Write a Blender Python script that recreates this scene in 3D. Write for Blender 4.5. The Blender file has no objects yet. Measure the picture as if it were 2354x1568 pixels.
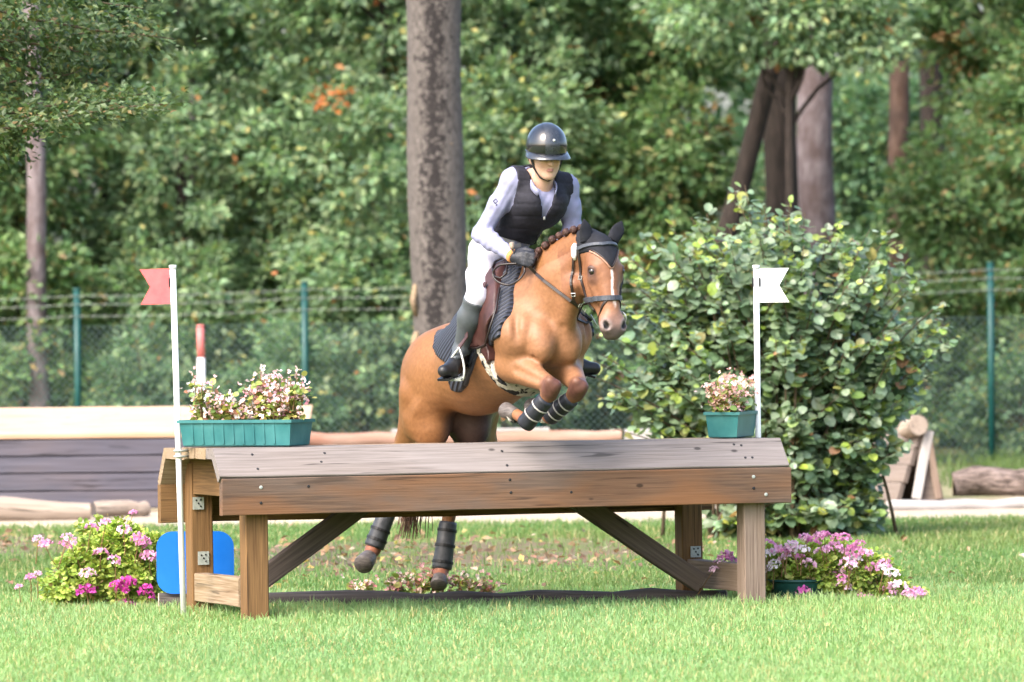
import bpy, math, random
import numpy as np
from mathutils import Vector, Matrix

random.seed(7)
rng = np.random.default_rng(11)
SC = bpy.context.scene
COL = SC.collection

# ------------------------------------------------------------------ camera
CAM = Vector((0.0, -28.0, 1.6))
FPX, CX, CY = 12600.0, 1177.0, 784.0          # focal length in units of a 2354 wide frame
PITCH, ROLL = 74.0 / FPX, 0.010
_F = Vector((0, math.cos(PITCH), -math.sin(PITCH)))
_U0 = Vector((0, math.sin(PITCH), math.cos(PITCH)))
_R0 = Vector((1, 0, 0))
_R = _R0 * math.cos(ROLL) - _U0 * math.sin(ROLL)
_U = _U0 * math.cos(ROLL) + _R0 * math.sin(ROLL)
cam_data = bpy.data.cameras.new('camera')
cam = bpy.data.objects.new('camera', cam_data)
COL.objects.link(cam)
cam.matrix_world = Matrix(((_R.x, _U.x, -_F.x, CAM.x), (_R.y, _U.y, -_F.y, CAM.y), (_R.z, _U.z, -_F.z, CAM.z), (0, 0, 0, 1)))
cam_data.sensor_width = 36
cam_data.lens = 36 * FPX / 2354
cam_data.clip_start = 0.5
cam_data.clip_end = 600
cam_data.dof.use_dof = True
cam_data.dof.focus_distance = 28.4
cam_data.dof.aperture_fstop = 3.9
SC.camera = cam

# ------------------------------------------------------------------ light
SUN_EL, SUN_AZ = math.radians(44), math.radians(222)   # azimuth clockwise from +Y
sdir = Vector((math.sin(SUN_AZ) * math.cos(SUN_EL), math.cos(SUN_AZ) * math.cos(SUN_EL), math.sin(SUN_EL)))
world = bpy.data.worlds.new('World')
SC.world = world
world.use_nodes = True
nt = world.node_tree
nt.nodes.clear()
wo = nt.nodes.new('ShaderNodeOutputWorld')
bg = nt.nodes.new('ShaderNodeBackground')
sky = nt.nodes.new('ShaderNodeTexSky')
sky.sky_type = 'NISHITA'
sky.sun_disc = False
sky.sun_elevation = SUN_EL
sky.sun_rotation = SUN_AZ
sky.air_density = 1.0
sky.dust_density = 5.0
sky.ozone_density = 1.0
bg.inputs['Strength'].default_value = 0.15
nt.links.new(sky.outputs[0], bg.inputs[0])
nt.links.new(bg.outputs[0], wo.inputs[0])
sl = bpy.data.lights.new('sun', 'SUN')
sl.energy = 0.8
sl.angle = math.radians(28.0)
sl.color = (1.0, 0.99, 0.965)
so = bpy.data.objects.new('sun', sl)
COL.objects.link(so)
so.location = (-20, -20, 40)
so.rotation_euler = sdir.to_track_quat('Z', 'Y').to_euler()
SC.view_settings.view_transform = 'Standard'
SC.view_settings.look = 'None'
SC.view_settings.exposure = 2.22
SC.view_settings.gamma = 1
SC.view_settings.use_curve_mapping = False
SC.cycles.max_bounces = 8
SC.cycles.diffuse_bounces = 5
SC.cycles.glossy_bounces = 2
SC.cycles.transmission_bounces = 4
SC.cycles.transparent_max_bounces = 4
SC.cycles.use_denoising = True
SC.cycles.caustics_reflective = False
SC.cycles.caustics_refractive = False


def P(px, py, Y):
    """a point of the place: seen at (px, py) of a 2354 x 1568 frame, standing Y metres beyond the jump's front"""
    d = _F + _R * ((px - CX) / FPX) - _U * ((py - CY) / FPX)
    return CAM + d * ((Y + 28.0) / d.y)


def PA(px, py, Y):
    return np.array(P(px, py, Y))


def proj(p):
    d = Vector(p) - CAM
    return (CX + FPX * d.dot(_R) / d.dot(_F), CY - FPX * d.dot(_U) / d.dot(_F), p[1])


def G(px, Y):
    """ground point under image column px"""
    p = P(px, 1000, Y)
    return Vector((p.x, Y, 0))


# ------------------------------------------------------------------ object helpers
def tag(o, label=None, cat=None, group=None, kind=None):
    if label: o['label'] = label
    if cat: o['category'] = cat
    if group: o['group'] = group
    if kind: o['kind'] = kind
    return o


def par(o, parent):
    if parent is not None:
        o.parent = parent
        m, q = Matrix.Identity(4), parent
        while q is not None:
            m = q.matrix_basis.copy() if q.parent is None else q.matrix_basis.copy()
            break
        # world matrix of parent by walking the chain
        W, q = Matrix.Identity(4), parent
        while q is not None:
            W = (q.matrix_parent_inverse @ q.matrix_basis if q.parent is not None else q.matrix_basis) @ W
            q = q.parent
        o.matrix_parent_inverse = W.inverted()
    return o


def empty(name, loc, label, cat, group=None):
    o = bpy.data.objects.new(name, None)
    COL.objects.link(o)
    o.location = loc
    o.empty_display_size = 0.1
    return tag(o, label, cat, group)


def npmesh(name, verts, faces, smooth=False, cols=None):
    """faces: (n,3) or (n,4) int array or list of those arrays"""
    me = bpy.data.meshes.new(name)
    verts = np.asarray(verts, np.float32).reshape(-1, 3)
    fl = [np.asarray(f, np.int32) for f in (faces if isinstance(faces, list) else [faces]) if len(f)]
    me.vertices.add(len(verts))
    me.vertices.foreach_set('co', verts.ravel())
    tot = np.concatenate([np.full(len(f), f.shape[1], np.int32) for f in fl])
    loops = np.concatenate([f.ravel() for f in fl])
    start = np.concatenate([[0], np.cumsum(tot)[:-1]]).astype(np.int32)
    me.loops.add(len(loops))
    me.loops.foreach_set('vertex_index', loops)
    me.polygons.add(len(tot))
    me.polygons.foreach_set('loop_start', start)
    me.polygons.foreach_set('loop_total', tot)
    me.polygons.foreach_set('use_smooth', np.full(len(tot), bool(smooth)))
    me.update(calc_edges=True)
    if cols is not None:
        a = me.color_attributes.new('tint', 'FLOAT_COLOR', 'POINT')
        c = np.ones((len(verts), 4), np.float32)
        c[:, :3] = cols
        a.data.foreach_set('color', c.ravel())
    return me


def link(name, me, mat, parent=None, loc=None):
    o = bpy.data.objects.new(name, me)
    COL.objects.link(o)
    if mat is not None and len(me.materials) == 0:
        me.materials.append(mat)
    if loc is not None: o.location = loc
    par(o, parent)
    return o


class MB:
    """collects simple shapes into one mesh"""
    def __init__(s): s.v, s.q, s.t = [], [], []

    def add(s, v, quads=(), tris=()):
        b = len(s.v)
        s.v += [tuple(x) for x in v]
        s.q += [tuple(i + b for i in f) for f in quads]
        s.t += [tuple(i + b for i in f) for f in tris]

    def box(s, c, dx, dy, dz):
        """c centre; dx,dy,dz half-extent vectors"""
        c, dx, dy, dz = map(Vector, (c, dx, dy, dz))
        v = [c + dx * i + dy * j + dz * k for i in (-1, 1) for j in (-1, 1) for k in (-1, 1)]
        s.add(v, [(0, 1, 3, 2), (4, 6, 7, 5), (0, 4, 5, 1), (2, 3, 7, 6), (0, 2, 6, 4), (1, 5, 7, 3)])

    def tube(s, pts, rad, n=8, cap=True, closed=False, jit=0.0, flat=None):
        pts = [Vector(p) for p in pts]
        m = len(pts)
        rad = list(rad) if hasattr(rad, '__len__') else [rad] * m
        ref = Vector((0.3, 0.5, 0.8)).normalized()
        rings = []
        X = None
        for i in range(m):
            a = pts[(i - 1) % m] if (closed or i) else pts[0]
            b = pts[(i + 1) % m] if (closed or i < m - 1) else pts[m - 1]
            T = (b - a).normalized()
            if X is None:
                X = T.cross(ref).normalized()
            X = (X - T * X.dot(T)).normalized()
            Yv = T.cross(X)
            ring = []
            for k in range(n):
                an = 2 * math.pi * k / n
                r = rad[i] * (1 + random.uniform(-jit, jit))
                ring.append(pts[i] + X * (r * math.cos(an)) + Yv * (r * math.sin(an)))
            rings.append(ring)
        v = [p for r in rings for p in r]
        q = []
        for i in range(m if closed else m - 1):
            j = (i + 1) % m
            for k in range(n):
                l = (k + 1) % n
                q.append((i * n + k, i * n + l, j * n + l, j * n + k))
        t = []
        if cap and not closed:
            v += [pts[0], pts[-1]]
            c0, c1 = len(v) - 2, len(v) - 1
            for k in range(n):
                l = (k + 1) % n
                t.append((c0, l, k))
                t.append((c1, (m - 1) * n + k, (m - 1) * n + l))
        s.add(v, q, t)

    def ribbon(s, pts, nrm, w, th):
        """flat strap along pts; nrm = outward normal per point"""
        m = len(pts)
        v = []
        for i in range(m):
            p = Vector(pts[i])
            T = (Vector(pts[min(i + 1, m - 1)]) - Vector(pts[max(i - 1, 0)])).normalized()
            n = Vector(nrm[i])
            n = (n - T * n.dot(T)).normalized()
            b = T.cross(n)
            ww = (w[i] if hasattr(w, '__len__') else w) / 2
            v += [p - b * ww, p + b * ww, p + b * ww * 0.85 + n * th, p - b * ww * 0.85 + n * th]
        q = []
        for i in range(m - 1):
            for k in range(4):
                l = (k + 1) % 4
                q.append((i * 4 + k, i * 4 + l, i * 4 + 4 + l, i * 4 + 4 + k))
        q += [(3, 2, 1, 0), tuple((m - 1) * 4 + k for k in range(4))]
        s.add(v, q)

    def build(s, name, mat, parent=None, smooth=False, kind=None, loc=None):
        me = npmesh(name, np.array(s.v, np.float32), [np.array(s.q, np.int32).reshape(-1, 4), np.array(s.t, np.int32).reshape(-1, 3)], smooth)
        o = link(name, me, mat, parent, loc)
        if kind: o['kind'] = kind
        return o


# ------------------------------------------------------------------ materials
def _new(name):
    m = bpy.data.materials.new(name)
    m.use_nodes = True
    t = m.node_tree
    return m, t, t.nodes['Principled BSDF'], t.nodes['Material Output']


def ramp(t, stops):
    r = t.nodes.new('ShaderNodeValToRGB')
    e = r.color_ramp.elements
    while len(e) < len(stops): e.new(0.5)
    for i, (p, c) in enumerate(stops):
        e[i].position = p
        e[i].color = (*c, 1)
    return r


def noise_color(name, c1, c2, scale=6.0, stretch=(1, 1, 1), rough=0.7, bump=0.3, bdist=0.01, c3=None, s3=1.2, spec=0.3, metal=0.0, detail=6, lo=0.35, hi=0.68, c3amt=0.6, sheen=0.0, lo3=.42, hi3=.66):
    m, t, b, out = _new(name)
    tc = t.nodes.new('ShaderNodeTexCoord')
    mp = t.nodes.new('ShaderNodeMapping')
    mp.inputs['Scale'].default_value = stretch
    oi = t.nodes.new('ShaderNodeObjectInfo')
    add = t.nodes.new('ShaderNodeVectorMath'); add.operation = 'ADD'
    mul = t.nodes.new('ShaderNodeMath'); mul.operation = 'MULTIPLY'; mul.inputs[1].default_value = 37.0
    t.links.new(oi.outputs['Random'], mul.inputs[0])
    t.links.new(tc.outputs['Object'], add.inputs[0])
    t.links.new(mul.outputs[0], add.inputs[1])
    t.links.new(add.outputs[0], mp.inputs[0])
    n = t.nodes.new('ShaderNodeTexNoise')
    n.inputs['Scale'].default_value = scale
    n.inputs['Detail'].default_value = detail
    n.inputs['Roughness'].default_value = 0.65
    t.links.new(mp.outputs[0], n.inputs['Vector'])
    r = ramp(t, [(lo, c1), (hi, c2)])
    t.links.new(n.outputs['Fac'], r.inputs[0])
    colsrc = r.outputs[0]
    if c3 is not None:
        n3 = t.nodes.new('ShaderNodeTexNoise')
        n3.inputs['Scale'].default_value = s3
        n3.inputs['Detail'].default_value = 3
        t.links.new(add.outputs[0], n3.inputs['Vector'])
        r3 = ramp(t, [(lo3, (0, 0, 0)), (hi3, (c3amt,) * 3)])
        t.links.new(n3.outputs['Fac'], r3.inputs[0])
        mx = t.nodes.new('ShaderNodeMix'); mx.data_type = 'RGBA'
        t.links.new(r3.outputs[0], mx.inputs['Factor'])
        t.links.new(colsrc, mx.inputs['A'])
        mx.inputs['B'].default_value = (*c3, 1)
        colsrc = mx.outputs['Result']
    t.links.new(colsrc, b.inputs['Base Color'])
    b.inputs['Roughness'].default_value = rough
    b.inputs['Specular IOR Level'].default_value = spec
    b.inputs['Metallic'].default_value = metal
    if sheen: b.inputs['Sheen Weight'].default_value = sheen
    if bump:
        bp = t.nodes.new('ShaderNodeBump')
        bp.inputs['Strength'].default_value = bump
        bp.inputs['Distance'].default_value = bdist
        t.links.new(n.outputs['Fac'], bp.inputs['Height'])
        t.links.new(bp.outputs[0], b.inputs['Normal'])
    return m


def wood(name, dark, light, patch, rough=0.8, fine=60, patchamt=0.6, crack=0.35, grey=None, greyamt=.6):
    """planed board; grain runs along the object's own x axis"""
    m, t, b, out = _new(name)
    tc = t.nodes.new('ShaderNodeTexCoord')
    oi = t.nodes.new('ShaderNodeObjectInfo')
    mul = t.nodes.new('ShaderNodeMath'); mul.operation = 'MULTIPLY'; mul.inputs[1].default_value = 53.0
    add = t.nodes.new('ShaderNodeVectorMath'); add.operation = 'ADD'
    t.links.new(oi.outputs['Random'], mul.inputs[0])
    t.links.new(tc.outputs['Object'], add.inputs[0])
    t.links.new(mul.outputs[0], add.inputs[1])

    def nz(sc, st, det=5, dist=0.0):
        mp = t.nodes.new('ShaderNodeMapping'); mp.inputs['Scale'].default_value = st
        n = t.nodes.new('ShaderNodeTexNoise'); n.inputs['Scale'].default_value = sc
        n.inputs['Detail'].default_value = det; n.inputs['Distortion'].default_value = dist
        t.links.new(add.outputs[0], mp.inputs[0]); t.links.new(mp.outputs[0], n.inputs['Vector'])
        return n
    g = nz(fine * 1.8, (0.03, 1, 1), 6, 0.15)
    r = ramp(t, [(0.3, dark), (0.7, light)])
    t.links.new(g.outputs['Fac'], r.inputs[0])
    p = nz(5.0, (0.3, 1, 1), 4, 0.5)
    rp = ramp(t, [(0.40, (0, 0, 0)), (0.66, (patchamt,) * 3)])
    t.links.new(p.outputs['Fac'], rp.inputs[0])
    mx = t.nodes.new('ShaderNodeMix'); mx.data_type = 'RGBA'
    t.links.new(rp.outputs[0], mx.inputs['Factor'])
    t.links.new(r.outputs[0], mx.inputs['A'])
    mx.inputs['B'].default_value = (*patch, 1)
    if grey is not None:
        gw = nz(3.2, (0.22, 1.3, 1.3), 5, 0.8)
        rg = ramp(t, [(0.44, (0, 0, 0)), (0.62, (greyamt,) * 3)])
        t.links.new(gw.outputs['Fac'], rg.inputs[0])
        mg = t.nodes.new('ShaderNodeMix'); mg.data_type = 'RGBA'
        t.links.new(rg.outputs[0], mg.inputs['Factor'])
        t.links.new(mx.outputs['Result'], mg.inputs['A'])
        mg.inputs['B'].default_value = (*grey, 1)
        mx = mg
    # cracks and knots: narrow dark streaks and fine checks
    k = nz(14.0, (0.10, 1, 1), 3, 0.5)
    rk = ramp(t, [(0.27, (crack,) * 3), (0.31, (1, 1, 1))])
    t.links.new(k.outputs['Fac'], rk.inputs[0])
    k2 = nz(34.0, (0.05, 1, 1), 2, 0.6)
    rk2 = ramp(t, [(0.30, (.45,) * 3), (0.37, (1, 1, 1))])
    t.links.new(k2.outputs['Fac'], rk2.inputs[0])
    m4 = t.nodes.new('ShaderNodeMix'); m4.data_type = 'RGBA'; m4.blend_type = 'MULTIPLY'
    m4.inputs['Factor'].default_value = 1
    t.links.new(mx.outputs['Result'], m4.inputs['A'])
    t.links.new(rk2.outputs[0], m4.inputs['B'])
    mx = m4
    m2 = t.nodes.new('ShaderNodeMix'); m2.data_type = 'RGBA'; m2.blend_type = 'MULTIPLY'
    m2.inputs['Factor'].default_value = 1
    t.links.new(mx.outputs['Result'], m2.inputs['A'])
    t.links.new(rk.outputs[0], m2.inputs['B'])
    v = t.nodes.new('ShaderNodeTexVoronoi'); v.inputs['Scale'].default_value = 3.2
    mpv = t.nodes.new('ShaderNodeMapping'); mpv.inputs['Scale'].default_value = (0.8, 1.6, 1.6)
    t.links.new(add.outputs[0], mpv.inputs[0]); t.links.new(mpv.outputs[0], v.inputs['Vector'])
    rv = ramp(t, [(0.035, (0.30,) * 3), (0.065, (1, 1, 1))])
    t.links.new(v.outputs['Distance'], rv.inputs[0])
    m3 = t.nodes.new('ShaderNodeMix'); m3.data_type = 'RGBA'; m3.blend_type = 'MULTIPLY'
    m3.inputs['Factor'].default_value = 1
    t.links.new(m2.outputs['Result'], m3.inputs['A'])
    t.links.new(rv.outputs[0], m3.inputs['B'])
    t.links.new(m3.outputs['Result'], b.inputs['Base Color'])
    b.inputs['Roughness'].default_value = rough
    b.inputs['Specular IOR Level'].default_value = 0.25
    bp = t.nodes.new('ShaderNodeBump'); bp.inputs['Strength'].default_value = 0.5; bp.inputs['Distance'].default_value = 0.004
    t.links.new(g.outputs['Fac'], bp.inputs['Height'])
    t.links.new(bp.outputs[0], b.inputs['Normal'])
    return m


def tint_mat(name, rough=0.5, trans=0.3, spec=0.35, rand=None, noise=0.0, nscale=30, tcol=(1.35, 1.25, 0.6), bump=0.0):
    """colour comes from the mesh's own tint (or from the object's random number when rand = colour stops)"""
    m, t, b, out = _new(name)
    if rand:
        oi = t.nodes.new('ShaderNodeObjectInfo')
        r = ramp(t, rand); t.links.new(oi.outputs['Random'], r.inputs[0]); src = r.outputs[0]
    else:
        a = t.nodes.new('ShaderNodeAttribute'); a.attribute_name = 'tint'; src = a.outputs['Color']
    n = None
    if noise or bump:
        tc = t.nodes.new('ShaderNodeTexCoord')
        n = t.nodes.new('ShaderNodeTexNoise'); n.inputs['Scale'].default_value = nscale; n.inputs['Detail'].default_value = 6
        t.links.new(tc.outputs['Object'], n.inputs['Vector'])
    if noise:
        r = ramp(t, [(0.3, (1 - noise,) * 3), (0.7, (1 + noise,) * 3)])
        t.links.new(n.outputs['Fac'], r.inputs[0])
        mm = t.nodes.new('ShaderNodeMix'); mm.data_type = 'RGBA'; mm.blend_type = 'MULTIPLY'; mm.inputs['Factor'].default_value = 1
        t.links.new(src, mm.inputs['A']); t.links.new(r.outputs[0], mm.inputs['B']); src = mm.outputs['Result']
    t.links.new(src, b.inputs['Base Color'])
    b.inputs['Roughness'].default_value = rough
    b.inputs['Specular IOR Level'].default_value = spec
    if bump:
        bp = t.nodes.new('ShaderNodeBump'); bp.inputs['Strength'].default_value = bump; bp.inputs['Distance'].default_value = 0.004
        t.links.new(n.outputs['Fac'], bp.inputs['Height']); t.links.new(bp.outputs[0], b.inputs['Normal'])
    if trans:
        tr = t.nodes.new('ShaderNodeBsdfTranslucent')
        mm = t.nodes.new('ShaderNodeMix'); mm.data_type = 'RGBA'; mm.blend_type = 'MULTIPLY'; mm.inputs['Factor'].default_value = 1
        mm.inputs['B'].default_value = (*tcol, 1)
        t.links.new(src, mm.inputs['A']); t.links.new(mm.outputs['Result'], tr.inputs['Color'])
        ms = t.nodes.new('ShaderNodeMixShader'); ms.inputs[0].default_value = trans
        t.links.new(b.outputs[0], ms.inputs[1]); t.links.new(tr.outputs[0], ms.inputs[2])
        t.links.new(ms.outputs[0], out.inputs['Surface'])
    return m


M = {}
M['board_brown'] = wood('board_brown', (0.058, 0.036, 0.025), (0.128, 0.078, 0.051), (0.185, 0.080, 0.030), patchamt=0.6, grey=(0.105, 0.085, 0.075), greyamt=.5, crack=.65)
M['board_grey'] = wood('board_grey', (0.120, 0.103, 0.096), (0.195, 0.172, 0.165), (0.150, 0.122, 0.105), patchamt=0.3, crack=0.9, grey=(0.175, 0.16, 0.16), greyamt=.3)
M['post_tan'] = wood('post_tan', (0.0771, 0.0392, 0.0150), (0.1818, 0.1006, 0.0407), (0.1322, 0.0761, 0.0321))
M['post_greybrown'] = wood('post_greybrown', (0.1020, 0.0714, 0.0544), (0.2312, 0.1768, 0.1428), (0.1632, 0.1156, 0.0816))
M['brace_dark'] = wood('brace_dark', (0.0341, 0.0260, 0.0223), (0.0806, 0.0620, 0.0527), (0.0620, 0.0465, 0.0310))
M['plank_end'] = wood('plank_end', (0.1440, 0.0936, 0.0540), (0.2880, 0.2232, 0.1584), (0.2160, 0.1584, 0.0864))
M['box_dark'] = wood('box_dark', (0.050, 0.048, 0.064), (0.088, 0.084, 0.110), (0.11, 0.085, 0.085), fine=30, patchamt=0.35, crack=.85)
M['box_cream'] = wood('box_cream', (0.3627, 0.2319, 0.1520), (0.4534, 0.3093, 0.2225), (0.4015, 0.2595, 0.1629), fine=30, crack=0.8)
M['log_pale'] = wood('log_pale', (0.1920, 0.1520, 0.1200), (0.3360, 0.2800, 0.2320), (0.2400, 0.1840, 0.1440), fine=25)
M['log_red'] = wood('log_red', (0.1870, 0.0892, 0.0595), (0.3060, 0.1700, 0.1232), (0.2720, 0.2210, 0.1785), fine=25, patchamt=0.6)
M['log_dark'] = wood('log_dark', (0.0300, 0.0258, 0.0252), (0.0900, 0.0780, 0.0750), (0.0600, 0.0510, 0.0420), fine=40)
M['log_bark'] = noise_color('log_bark', (0.045, 0.032, 0.026), (0.26, 0.20, 0.175), 26, (0.3, 1, 1), 0.95, 1.0, 0.05)
M['log_white'] = noise_color('log_white', (0.2372, 0.2213, 0.2108), (0.3478, 0.3320, 0.3215), 8, (0.3, 1, 1), 0.8, 0.3)
M['white_plastic'] = noise_color('white_plastic', (0.74, 0.74, 0.76), (0.82, 0.82, 0.84), 9, rough=0.35, bump=0.02, spec=0.4)
M['flag_white'] = noise_color('flag_white', (0.72, 0.72, 0.75), (0.80, 0.80, 0.83), 12, rough=0.45, bump=0.1)
M['flag_red'] = noise_color('flag_red', (0.62, 0.075, 0.085), (0.70, 0.11, 0.115), 12, rough=0.45, bump=0.1)
M['black'] = noise_color('black', (0.0072, 0.0072, 0.0084), (0.0144, 0.0144, 0.0168), 20, rough=0.5, bump=0.1)
M['steel'] = noise_color('steel', (0.32, 0.33, 0.31), (0.55, 0.56, 0.52), 40, rough=0.42, bump=0.1, metal=0.6)
M['zinc'] = noise_color('zinc', (0.2520, 0.2800, 0.2590), (0.3850, 0.4060, 0.3780), 60, rough=0.55, bump=0.1, metal=0.3)
M['trough_green'] = noise_color('trough_green', (0.014, 0.095, 0.10), (0.030, 0.145, 0.15), 7, (1, 1, 0.4), rough=0.42, bump=0.08, c3=(0.05, 0.17, 0.17), s3=9, c3amt=0.5)
M['pot_green'] = noise_color('pot_green', (0.008, 0.045, 0.04), (0.015, 0.07, 0.06), 7, rough=0.4, bump=0.05)
M['sign_blue'] = noise_color('sign_blue', (0.0000, 0.0992, 0.4320), (0.0050, 0.1178, 0.4824), 5, rough=0.4, bump=0.02)
M['fence_green'] = noise_color('fence_green', (0.0038, 0.0408, 0.0384), (0.0077, 0.0598, 0.0538), 8, rough=0.4, bump=0.05)
M['wire'] = noise_color('wire', (0.10, 0.12, 0.11), (0.2, 0.22, 0.2), 30, rough=0.5, bump=0.0, metal=0.4)
M['wire_green'] = noise_color('wire_green', (0.03, 0.055, 0.05), (0.06, 0.09, 0.08), 30, rough=0.5, bump=0.0)
M['wire_barb'] = noise_color('wire_barb', (0.1320, 0.1500, 0.1320), (0.1800, 0.2040, 0.1800), 30, rough=0.5, bump=0.0, metal=0.2)
M['marker_red'] = noise_color('marker_red', (0.3570, 0.1020, 0.0935), (0.4250, 0.1445, 0.1360), 8, rough=0.5, bump=0.05)
M['marker_grey'] = noise_color('marker_grey', (0.42, 0.42, 0.44), (0.6, 0.6, 0.6), 8, rough=0.5, bump=0.05)
M['soil'] = noise_color('soil', (0.03, 0.02, 0.013), (0.08, 0.055, 0.035), 30, rough=0.95, bump=0.6, bdist=0.02)
M['leaf'] = tint_mat('leaf', 0.45, 0.35, 0.4, tcol=(1.2, 1.2, .65))
M['leaf_far'] = tint_mat('leaf_far', 0.5, 0.42, 0.35, tcol=(1.05, 1.2, .8))
M['grass'] = tint_mat('grass', 0.5, 0.4, 0.3, tcol=(1.2, 1.2, 0.6))
M['petal'] = tint_mat('petal', 0.6, 0.35, 0.2, tcol=(1.1, 1.0, 1.05))
M['stem'] = noise_color('stem', (0.16, 0.07, 0.04), (0.22, 0.16, 0.06), 20, rough=0.7, bump=0.1)

def mossy_bark():
    m = noise_color('bark_grey', (0.045, 0.039, 0.037), (0.135, 0.12, 0.11), 34, (1, 1, 0.45), 0.92, 0.9, 0.02, c3=(0.082, 0.072, 0.066), s3=5, c3amt=.7)
    t = m.node_tree; b = t.nodes['Principled BSDF']
    src = b.inputs['Base Color'].links[0].from_socket
    tc = t.nodes.new('ShaderNodeTexCoord')
    sep = t.nodes.new('ShaderNodeSeparateXYZ'); t.links.new(tc.outputs['Object'], sep.inputs[0])
    n = t.nodes.new('ShaderNodeTexNoise'); n.inputs['Scale'].default_value = 16; n.inputs['Detail'].default_value = 8; n.inputs['Roughness'].default_value = .75
    t.links.new(tc.outputs['Object'], n.inputs['Vector'])
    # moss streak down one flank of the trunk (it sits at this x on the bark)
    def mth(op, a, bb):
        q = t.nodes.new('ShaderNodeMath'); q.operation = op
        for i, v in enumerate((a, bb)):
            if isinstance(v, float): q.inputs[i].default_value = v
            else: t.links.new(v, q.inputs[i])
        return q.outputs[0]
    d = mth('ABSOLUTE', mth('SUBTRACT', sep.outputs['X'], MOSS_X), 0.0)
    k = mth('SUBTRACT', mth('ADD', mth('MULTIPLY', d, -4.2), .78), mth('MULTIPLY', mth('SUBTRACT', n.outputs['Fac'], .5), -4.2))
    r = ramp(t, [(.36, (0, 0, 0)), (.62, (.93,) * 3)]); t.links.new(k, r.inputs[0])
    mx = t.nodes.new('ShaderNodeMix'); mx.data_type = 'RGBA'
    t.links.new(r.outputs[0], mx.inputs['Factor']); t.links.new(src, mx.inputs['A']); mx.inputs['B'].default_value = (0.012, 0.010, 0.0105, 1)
    t.links.new(mx.outputs['Result'], b.inputs['Base Color'])
    return m


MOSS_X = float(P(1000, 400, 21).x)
M['bark_grey'] = mossy_bark()
M['bark_brown'] = noise_color('bark_brown', (0.0150, 0.0112, 0.0094), (0.0375, 0.0281, 0.0238), 16, (1, 1, 0.25), 0.95, 1.0, 0.04)
M['bark_pine'] = noise_color('bark_pine', (0.0876, 0.0662, 0.0678), (0.1987, 0.1690, 0.1768), 12, (1, 1, 0.4), 0.95, 1.0, 0.04, c3=(0.0701, 0.0463, 0.0414), s3=4)
M['bark_red'] = noise_color('bark_red', (0.0918, 0.0520, 0.0356), (0.1674, 0.1102, 0.0842), 12, (1, 1, 0.4), 0.95, 1.0, 0.04, c3=(0.0486, 0.0337, 0.0292), s3=3)
M['twig'] = noise_color('twig', (0.05, 0.035, 0.022), (0.11, 0.08, 0.05), 30, rough=0.9, bump=0.3)


def ground_mat(name, stops, scale, bump=0.4, detail=8, extra=None):
    m, t, b, out = _new(name)
    tc = t.nodes.new('ShaderNodeTexCoord')
    n = t.nodes.new('ShaderNodeTexNoise'); n.inputs['Scale'].default_value = scale; n.inputs['Detail'].default_value = detail
    n.inputs['Roughness'].default_value = 0.7
    t.links.new(tc.outputs['Object'], n.inputs['Vector'])
    r = ramp(t, stops); t.links.new(n.outputs['Fac'], r.inputs[0])
    src = r.outputs[0]
    if extra:
        n2 = t.nodes.new('ShaderNodeTexNoise'); n2.inputs['Scale'].default_value = extra[1]; n2.inputs['Detail'].default_value = 4
        t.links.new(tc.outputs['Object'], n2.inputs['Vector'])
        r2 = ramp(t, [(0.45, (0, 0, 0)), (0.6, (0.8,) * 3)]); t.links.new(n2.outputs['Fac'], r2.inputs[0])
        mx = t.nodes.new('ShaderNodeMix'); mx.data_type = 'RGBA'
        t.links.new(r2.outputs[0], mx.inputs['Factor']); t.links.new(src, mx.inputs['A']); mx.inputs['B'].default_value = (*extra[0], 1)
        src = mx.outputs['Result']
    t.links.new(src, b.inputs['Base Color'])
    b.inputs['Roughness'].default_value = 0.95
    b.inputs['Specular IOR Level'].default_value = 0.1
    bp = t.nodes.new('ShaderNodeBump'); bp.inputs['Strength'].default_value = bump; bp.inputs['Distance'].default_value = 0.03
    t.links.new(n.outputs['Fac'], bp.inputs['Height']); t.links.new(bp.outputs[0], b.inputs['Normal'])
    return m


M['lawn'] = ground_mat('lawn', [(0.3, (0.075, 0.12, 0.03)), (0.7, (0.15, 0.21, 0.055))], 9, extra=((0.15, 0.13, 0.06), 1.3))
M['sand'] = ground_mat('sand', [(0.3, (0.26, 0.205, 0.155)), (0.7, (0.37, 0.31, 0.25))], 6, extra=((0.36, 0.31, 0.21), 1.0))
M['forest'] = ground_mat('forest', [(0.3, (0.05, 0.05, 0.02)), (0.7, (0.12, 0.09, 0.05))], 4, extra=((0.05, 0.075, 0.025), 0.7))
M['rough_ground'] = ground_mat('rough_ground', [(0.3, (0.16, 0.13, 0.08)), (0.7, (0.28, 0.24, 0.16))], 5, extra=((0.09, 0.13, 0.04), 0.8))
# ================================================================== SETTING
def sheet(name, x0, x1, y0, y1, z, mat, nx=1, ny=1, wob=0.0):
    xs, ys = np.linspace(x0, x1, nx + 1), np.linspace(y0, y1, ny + 1)
    X, Yg = np.meshgrid(xs, ys, indexing='ij')
    v = np.stack([X, Yg, np.full_like(X, z)], -1)
    if wob:
        v[:, 0, 1] += rng.normal(0, wob, nx + 1)
        v[:, -1, 1] += rng.normal(0, wob, nx + 1)
    idx = np.arange((nx + 1) * (ny + 1)).reshape(nx + 1, ny + 1)
    f = np.stack([idx[:-1, :-1], idx[1:, :-1], idx[1:, 1:], idx[:-1, 1:]], -1).reshape(-1, 4)
    o = link(name, npmesh(name, v.reshape(-1, 3), f), mat)
    return tag(o, kind='structure')


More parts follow.
